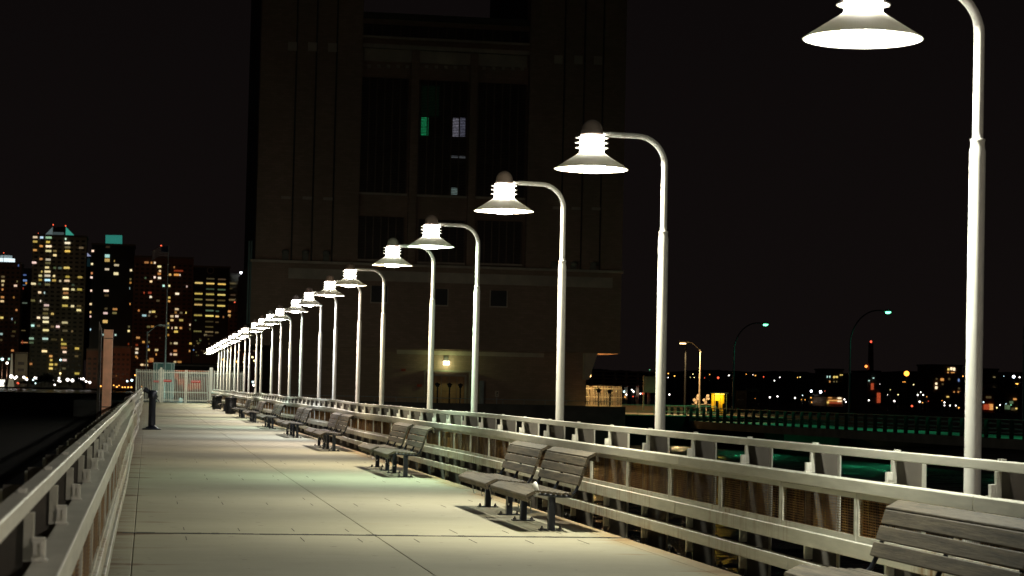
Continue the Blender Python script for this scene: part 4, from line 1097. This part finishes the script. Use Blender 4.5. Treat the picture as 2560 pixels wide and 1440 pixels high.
part('ring_emblem', MB().tube([(cc.x - XE + 2.1 * math.cos(t * math.pi / 10), -.3, cc.z - ZE + 2.1 * math.sin(t * math.pi / 10)) for t in range(21)], .3, 6), 'tower_stone', rE)
winsF = [(2330,675,66,'d',16),(2447,682,92,'y',16),(2310,725,30,'x',12),(2447,792,92,'y',16),(2320,838,74,'d',16),(2447,846,92,'y',16),(2330,790,60,'x',12)]
tower(572, 636, 683, 'grey office block with three bright yellow ribbon floors beside the dark tower', 'tower_stone', winsF, Y=1450, name='office_block')
winsG = [(2293,955,34,'o'),(2293,993,30,'y'),(2418,995,24,'o'),(2234,1010,14,'o'),(2300,1005,10,'o'),(2440,1385,20,'o'),(2470,1290,18,'d'),(2395,1340,20,'w'),(2330,1230,14,'d'),(2420,1150,14,'x'),(2540,1350,20,'d')]
tower(574, 641, 762, 'lower brown building in front of the grey office block', 'tower_brick', winsG, Y=1380, dark=(6, 2.76), depth=16)
# small triangular lit gable far behind
tg = empty('pointed_tower', (zp(878, 400, 1650).x, 1650, -3), 'distant tower with bright triangular gable between two towers', 'building', 'towers of the city skyline across the river')
quadpart('wall', [atY(209, 900, 1650), atY(228, 900, 1650), atY(228, 641, 1650), atY(211, 641, 1650)], 'tower_glass', tg)
quadpart('gable', [atY(212, 640, 1650), atY(228, 641, 1650), atY(212, 626, 1650)], 'lit_window', tg, (.55, .6, .9, .5))
quadpart('window', [atY(211, 665, 1649), atY(225, 667, 1649), atY(225, 645, 1649), atY(211, 645, 1649)], 'lit_window', tg, (.05, .14, .16, .12))
# low brown blocks along the shore
tower(222, 262, 872, 'low rust-coloured block along the shore under the black slab', 'tower_brick', [], Y=1330, depth=14, name='low_block', dark=(3, 3))
tower(284, 330, 865, 'low rust-coloured block right of the pink pile', 'tower_brick', [(1163, 1600, 10, 'o', 10)], Y=1330, depth=14, name='low_block', dark=(4, 3))
tower(44, 72, 880, 'pale banded low block below the tall residential tower', 'tower_stone', [], Y=1340, depth=14, name='low_block', dark=(1, 4))
# the far shore bank
tag(part('far_shore', MB().box(-900, 500, 1290, 1800, -4.5, -2.4).box(-250, 60, 1286, 1290, -4.5, -2.9), 'hill_cover'), kind='structure')

# shore lights and beacons: each a small globe on a stem
gm = MB().lathe([(0, -.5)] + [(.5 * math.cos(a * math.pi / 8), .5 * math.sin(a * math.pi / 8)) for a in range(-3, 4)] + [(0, .5)], 0, 0, 10).mesh('globe'); gm.materials.append(M['point_glow'])
stm = MB().box(-.06, .06, -.06, .06, 0, 1).mesh('stem'); stm.materials.append(M['pole_grey'])
LC = {'w': ((1, .93, .85), 5), 'c': ((.65, .95, 1), 4), 'o': ((1, .42, .08), 3.2), 'O': ((1, .34, .04), 3.6), 'W': ((.85, .9, 1), 14), 'y': ((1, .85, .35), 3), 'r': ((1, .12, .05), 2), 'g': ((.3, 1, .5), 1.5)}
NAME = {'w': 'white', 'c': 'cool white', 'o': 'orange', 'O': 'very bright orange', 'W': 'very bright white', 'y': 'yellow', 'r': 'red', 'g': 'green'}
counters = {}
def shorelight(px, py, dpx, c, Y, where, ground, name='shore_light', bright=1.0):
    p = atY(px, py, Y); s_ = Y / FP * dpx
    key = (c, where); counters[key] = counters.get(key, 0) + 1
    k = counters[key]
    lab = '%s light %s, %s of its colour from left' % (NAME[c], where, ORD[k - 1])
    root = empty(name, (p.x, Y, ground), lab, 'light', NAME[c] + ' lights ' + where)
    g_ = link('globe', gm, None, root, (0, 0, p.z - ground)); g_.scale = (s_, s_, s_ * .95)
    col, st = LC[c]; g_.color = (*col, st * bright)
    q = link('stem', stm, None, root); q.scale = (1, 1, max(.2, p.z - ground - s_ * .48))
    return root
def z5(x, y): return (x * .15625, 860 + y * .15625)
L5 = [(180, 518, 9, 'w'), (240, 545, 6, 'w'), (265, 525, 5, 'w'), (382, 532, 6, 'w'), (424, 568, 7, 'w'), (430, 540, 3, 'o'), (556, 538, 4, 'w'), (588, 550, 6, 'w'), (530, 573, 4, 'c'), (642, 573, 5, 'c'), (850, 580, 6, 'w'),
      (944, 545, 4.5, 'w'), (940, 585, 5, 'w'), (965, 598, 4, 'w'), (1082, 572, 8, 'w'), (1160, 583, 8, 'w'), (1280, 556, 7, 'w'), (1332, 558, 5.5, 'w'), (1378, 598, 5, 'w'), (1437, 615, 6, 'w'), (876, 653, 4, 'w'), (567, 630, 3, 'c'), (288, 628, 6, 'r'),
      (1870, 685, 4, 'o'), (1960, 692, 3.5, 'o'), (2000, 692, 3.5, 'o'), (2052, 692, 4, 'o'), (2102, 692, 4, 'o'), (1905, 665, 2.5, 'o'), (1820, 660, 3, 'o'), (1612, 675, 4, 'o'), (2035, 594, 4.5, 'c'), (2110, 580, 5.5, 'c'), (2162, 500, 4, 'o'), (2270, 680, 3, 'o'), (965, 470, 4, 'y'), (968, 255, 4, 'c'), (1315, 627, 4, 'y'), (50, 625, 3, 'w'), (38, 243, 6, 'c'), (115, 305, 6, 'w')]
for x_, y_, d_, c_ in sorted(L5):
    px, py = z5(x_, y_)
    shorelight(px, py, d_, c_, 1300, 'on the far left shore', -2.6)
tag(part('lit_billboard', MB().box(-6.2, 1.5, 0, 1, 0, 4.4), 'lit_window', None, (z5(40, 560)[0] * 0 + atY(6, 947, 1300).x, 1300, -2.6)), 'bright white hoarding at the left edge of the shore', 'hoarding').color = (1, .93, .75, 1.8)
# spire, its floodlighting put into the material as a glow of its own
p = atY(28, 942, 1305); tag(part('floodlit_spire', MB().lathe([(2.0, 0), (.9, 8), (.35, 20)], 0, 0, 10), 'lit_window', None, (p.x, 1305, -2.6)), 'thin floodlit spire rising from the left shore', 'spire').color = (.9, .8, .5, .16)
# roof beacons
for (x_, y_, d_, c_, Y, lab) in ((38, 369, 3, 'r', 1395, 'red beacon on the white lantern of the leftmost tower'), (532, 88, 4, 'r', 1398, 'red beacon on the left end of the chamfered crown'), (657, 99, 4, 'r', 1398, 'red beacon on the right end of the chamfered crown'),
                          (1612, 298, 5.5, 'r', 1398, 'red beacon above the flag on the reddish tower'), (2410, 567, 7, 'W', 1445, 'brilliant white light on the grey office roof'), (2347, 862, 4, 'r', 1378, 'red beacon on the lower brown building'), (382, 172, 2, 'r', 1398, 'faint red beacon at the left roof corner of the tall tower')):
    p = zp(x_, y_, Y); s_ = Y / FP * d_ * .75
    r_ = empty('roof_beacon', (p.x, Y, p.z - 4), lab, 'beacon', 'beacons on the skyline roofs')
    g_ = link('globe', gm, None, r_, (0, 0, 4)); g_.scale = (s_, s_, s_); g_.color = (*LC[c_][0], LC[c_][1])
    q = link('stem', stm, None, r_, (0, 0, -2)); q.scale = (2, 2, 6)
# glow between the towers behind lamp row
for (px, py, d_, c_) in ((659, 919, 8, 'O'), (631, 893, 5, 'y'), (636, 902, 5, 'y'), (558, 899, 4, 'o'), (562, 902, 3, 'o'), (610, 905, 5, 'y'), (592, 904, 5, 'o'), (596, 880, 4, 'o'), (632, 955, 5, 'c'), (563, 960, 5, 'w'), (634, 963, 5, 'w'), (646, 962, 3, 'w'), (664, 965, 4, 'r'), (672, 960, 4, 'r'), (674, 971, 3, 'g')):
    shorelight(px, py, d_, c_, 420, 'behind the lamp poles', -.05, 'street_light')
# trees on the left shore
def clump(mb, cx, cy, cz, r, n, s, rr):
    for _ in range(n):
        a = rr.uniform(0, 2 * math.pi); b_ = math.acos(rr.uniform(-1, 1)); q = r * rr.uniform(.35, 1) ** .6
        p = Vector((cx + q * math.cos(a) * math.sin(b_), cy + q * math.sin(a) * math.sin(b_), cz + q * .8 * math.cos(b_)))
        u = Vector((rr.uniform(-1, 1), rr.uniform(-1, 1), rr.uniform(-1, 1))).normalized() * s; v_ = u.orthogonal().normalized() * s
        mb.add([p - u, p + v_, p + u, p - v_], [(0, 1, 2, 3)])
rt = random.Random(11)
for k, (px, pyt) in enumerate(((50, 950), (63, 948), (80, 952), (104, 934), (113, 932), (123, 930), (132, 945), (150, 955), (176, 955), (195, 938), (208, 950), (12, 952))):
    p = atY(px, pyt, 1294); h = p.z + 2.6
    r_ = empty('shore_tree', (p.x, 1294, -2.6), 'dark tree on the far left shore, %s from the left' % ORD[k if k < 11 else 11], 'tree', 'trees on the far left shore')
    if k == 11: r_['label'] = 'dark tree on the far left shore beside the bright hoarding'
    c_ = MB()
    for q in range(5): clump(c_, rt.uniform(-1.2, 1.2) * h * .15, rt.uniform(-1, 1), h * rt.uniform(.5, .8), h * .24, 40, h * .05, rt)
    part('crown', c_, 'foliage_dark', r_); part('trunk', MB().tube([(0, 0, 0), (.05, 0, h * .4), (0, .1, h * .7)], [.3, .22, .1], 6), 'pile_timber', r_)

# ------------------------------------------------------------------ right shore: hills, buildings, lights
def ridge(name, Y, pts, mat, depth, zb_=-4):
    q = MB(); n = len(pts); rr = random.Random(len(pts)); P = []
    for (px, py) in pts: P.append(atY(px, py, Y))
    F = []
    for a_, b_ in zip(P[:-1], P[1:]):
        m_ = 10
        for k in range(m_):
            t = k / m_; F.append((a_.x + (b_.x - a_.x) * t, a_.z + (b_.z - a_.z) * t + rr.uniform(-.35, .35) * Y / 1000))
    F.append((P[-1].x, P[-1].z)); n = len(F)
    vs = [(x, Y, zb_) for x, z in F] + [(x, Y + depth * .3, z) for x, z in F] + [(x, Y + depth, z * .9) for x, z in F]
    fs_ = [(i, i + 1, n + i + 1, n + i) for i in range(n - 1)] + [(n + i, n + i + 1, 2 * n + i + 1, 2 * n + i) for i in range(n - 1)]
    q.add(vs, fs_)
    return tag(part(name, q, mat), kind='structure')
ridge('hills', 1500, [(1380, 918), (1490, 916), (1560, 920), (1640, 926), (1750, 930), (1860, 922), (1960, 928), (2060, 926), (2180, 934), (2300, 930), (2380, 926), (2480, 934), (2620, 930), (2800, 925)], 'hill_cover', 300)
tag(part('shore', MB().box(150, 900, 700, 1600, -4.2, -2.6).box(62, 170, 330, 700, -4.2, -1.2), 'hill_cover'), kind='structure')
def z8(x, y): return (1960 + x * .234375, 760 + y * .234375)
def z7(x, y): return (1440 + x * .22222, 760 + y * .22222)
bx = []
def rbuild(px0, px1, pyt, Y, lab, mat, wins, zb_=-2.8, dark=None, name='shore_building'):
    a = atY(px0, pyt, Y); b_ = atY(px1, pyt, Y)
    r_ = empty(name, (a.x, Y, zb_), lab, 'building', 'buildings on the right shore')
    part('wall', MB().box(0, b_.x - a.x, 0, 18, 0, a.z - zb_), mat, r_); part('roof', MB().box(-.4, b_.x - a.x + .4, -.4, 18.4, a.z - zb_ + .003, a.z - zb_ + .8), 'tower_shell', r_)
    if dark:
        q = MB(); cols, rows = dark; W = b_.x - a.x; H = a.z - zb_
        for c in range(cols):
            for rw in range(rows): q.box(W * (c + .3) / cols, W * (c + .7) / cols, -.1, -.005, H * (rw + .3) / rows, H * (rw + .65) / rows)
        part('unlit_windows', q, 'tower_glass', r_, kind='stuff')
    for (x_, y_, w_, h_, c_) in wins:
        p = atY(*z8(x_, y_), Y); s_ = Y / FP * .234
        o = link('window', ub, None, r_, (p.x - a.x, -.25, p.z - zb_)); o.scale = (w_ * s_, .3, h_ * s_); col, st = PAL[c_]; o.color = (*col, st)
rbuild(2330, 2405, 915, 900, 'wide apartment building with a lit penthouse on the right shore', 'tower_brick', [(1752,697,22,22,'y'),(1783,690,24,30,'w'),(1812,695,24,34,'w'),(1748,730,14,14,'o'),(1798,732,40,10,'o'),(1685,806,36,28,'o'),(1622,850,22,24,'w'),(1622,892,26,30,'w'),(1626,800,20,20,'x'),(1760,800,20,24,'x'),(1865,938,30,14,'o'),(1745,990,26,14,'y'),(1862,812,14,30,'b'),(1812,938,10,14,'o'),(1690,855,20,20,'x'),(1865,900,20,20,'x')], dark=(9, 9))
rbuild(2448, 2495, 925, 905, 'dark apartment building right of the nearest lamp pole', 'tower_shell', [(2240,780,26,14,'d'),(2240,908,24,26,'w'),(2163,960,12,10,'w'),(2110,855,10,10,'g'),(2128,905,8,8,'o'),(2185,905,12,10,'x')], dark=(6, 8))
rbuild(2168, 2200, 931, 800, 'square flat-roofed building with pale top storey under the chimney', 'tower_stone', [(952,790,16,10,'c'),(905,818,12,10,'c'),(1008,1000,40,110,'r'),(940,880,30,70,'r')], dark=(7, 4))
rbuild(2064, 2108, 925, 1100, 'low dark building with pairs of tiny windows left of the chimney', 'tower_shell', [(487,776,10,20,'c'),(460,776,8,20,'c'),(532,780,14,24,'y'),(560,778,26,18,'y'),(600,757,10,14,'y'),(618,757,10,14,'y'),(487,828,10,20,'o'),(532,828,10,14,'d'),(560,828,10,14,'d')], dark=(8, 4))
rbuild(2450, 2486, 985, 700, 'low shed with glowing orange doors right of the nearest lamp pole', 'warehouse_brick', [(2170,1098,60,60,'r'),(2205,1098,46,66,'o'),(2130,1098,20,60,'r'),(2180,995,60,24,'x')], zb_=-2.6)
rbuild(2512, 2546, 975, 702, 'low dark block with scattered small lights at the right edge', 'tower_shell', [(2460,1015,36,20,'o'),(2422,1050,40,30,'g'),(2380,1100,60,50,'g'),(2440,1120,50,30,'x'),(2475,1115,20,16,'y')], zb_=-2.6)
rbuild(2066, 2108, 992, 640, 'long glowing orange depot below the twin bright lights', 'tan_pole', [(540,1030,150,14,'o'),(590,1005,40,14,'w'),(590,1035,48,16,'w'),(490,1000,40,8,'o'),(540,1055,150,10,'r'),(468,1050,20,20,'y')], zb_=-1.2)
# chimney
a = atY(2171, 857, 1000); c_ = empty('chimney', (a.x + .8, 1000, -2.8), 'tall thin chimney with a red beacon on the right shore', 'chimney')
hh = a.z + 2.8
part('stack', MB().lathe([(1.9, 0), (1.15, hh), (.9, hh), (0, hh)], .5, 0, 14), 'tower_brick', c_)
g_ = link('beacon', gm, None, c_, (.5, 0, hh + .6)); g_.scale = (1.1, 1.1, 1.1); g_.color = (1, .1, .05, 2)
g_ = link('beacon', gm, None, c_, (-1.8, 0, atY(2168, 916, 1000).z + 2.8)); g_.scale = (1.4, 1.4, 1.4); g_.color = (1, .25, .05, 3)
# lights noted on the enlarged right crops
L8 = [(145,785,2.5,'o'),(172,780,2.5,'y'),(290,930,6,'W'),(390,938,7,'W'),(288,1000,3,'o'),(375,1010,5,'y'),(118,1002,4,'w'),(198,975,2.5,'c'),(295,1048,3,'o'),(645,1018,4,'w'),(660,1045,3.5,'w'),(436,928,2,'r'),(905,1027,4,'w'),(1017,853,4,'w'),(1178,1035,4.5,'w'),(1447,1042,4.5,'w'),(1477,1053,2.5,'o'),(1133,913,2,'y'),(1218,968,3,'y'),(1382,860,3,'y'),(1290,830,2.5,'o'),(1270,832,2,'o'),(1508,762,2,'w'),(1458,940,3,'w'),(1425,970,4,'w'),(1485,970,3.5,'w'),(1523,990,2,'o'),(1540,1037,2,'r'),(1308,742,15,'O'),(1365,1088,6,'r'),(1712,1050,4,'w'),(1712,1082,3.5,'w'),(1770,1083,3.5,'w'),(1832,1083,3.5,'w'),(1865,1107,4,'o'),(1685,1030,2,'o'),(2090,825,2,'w'),(2128,1047,3.5,'c'),(2305,1077,3.5,'w'),(2270,1107,3.5,'y'),(2345,770,1.5,'c'),(2450,775,7,'W'),(2513,782,4,'w'),(2490,852,4,'o'),(2475,850,3,'o'),(2422,1077,3,'g'),(2368,1065,2,'c'),(2548,880,3,'o'),(185,1020,2,'o'),(225,1022,2,'o'),(800,842,1.5,'w'),(1105,968,1.5,'w'),(1910,770,3,'o'),(1925,795,3,'y')]
L7 = [(540,985,4.5,'c'),(567,1020,3.5,'w'),(627,965,3,'w'),(648,985,4.5,'w'),(725,1008,3.5,'w'),(757,1008,7,'r'),(1038,782,3,'o'),(1108,810,3.5,'o'),(1036,827,2,'w'),(1050,1018,4,'w'),(1225,1022,4,'w'),(1315,788,2.5,'y'),(1330,827,2,'y'),(1287,825,1.5,'y'),(1503,793,2,'o'),(1447,830,2,'r'),(1385,828,2,'y'),(1600,830,6,'r'),(1720,803,3.5,'w'),(1915,790,2,'o'),(1990,797,2,'w'),(2018,805,3,'o'),(2110,820,3,'r'),(2232,862,3,'w'),(2293,825,3,'w'),(2180,1050,4,'w'),(2267,1040,4,'w'),(2465,1058,3.5,'w'),(2015,1062,2,'o'),(453,980,2,'y'),(830,740,2,'g'),(642,1040,3,'r'),(550,1048,3,'o')]
pts = [(z8(x, y), d, c) for x, y, d, c in L8] + [(z7(x, y), d, c) for x, y, d, c in L7]
for (p, d, c) in sorted(pts):
    px, py = p
    if py < 962: shorelight(px, py, d * .95, c, 1200, 'high on the right hillside', -2.6, 'hill_light')
    elif px < 1850: shorelight(px, py, d, c, 420, 'beside the tower', -1.2, 'quay_light')
    else: shorelight(px, py, d * .92, c, 650, 'along the right waterfront', -2.6 if px > 0 else 0, 'waterfront_light')
# faint elevated roadway right of the tower
a = atY(1478, 926, 420); b_ = atY(1650, 930, 420)
er = empty('parking_deck', (a.x, 420, -1.2), 'faint multi-level parking deck right behind the tower', 'building')
for k, py in enumerate((928, 938, 946, 954, 962)):
    z = atY(1560, py, 420).z + 1.2; part('floor_slab', MB().box(0, (b_.x - a.x) * (1 - k * .04), 0, 14, z - .25, z), 'facade_stone', er)
for k in range(6): part('column', MB().box((b_.x - a.x) * k / 6, (b_.x - a.x) * k / 6 + .5, .3, .8, 0, a.z + 1.2 - .3), 'facade_stone', er)
# unseen spots added along the shore to brighten the skyline facades
for (px, col, en) in ((10, (1, .5, .3), 26000), (60, (1, .85, .5), 20000), (110, (.95, 1, .6), 36000), (165, (1, .9, .55), 30000), (300, (1, .4, .2), 22000), (370, (1, .4, .18), 30000), (450, (1, .42, .2), 30000), (600, (1, .5, .3), 22000)):
    p = atY(px, 950, 1300)
    ls = bpy.data.lights.new('facade_fill', 'SPOT'); ls.energy = en * .11; ls.color = col; ls.spot_size = R(120); ls.spot_blend = 1; ls.shadow_soft_size = .5
    lo = bpy.data.objects.new('facade_fill', ls); C.objects.link(lo); lo.location = (p.x, 1296, 4); lo.rotation_euler = (R(115), 0, 0)
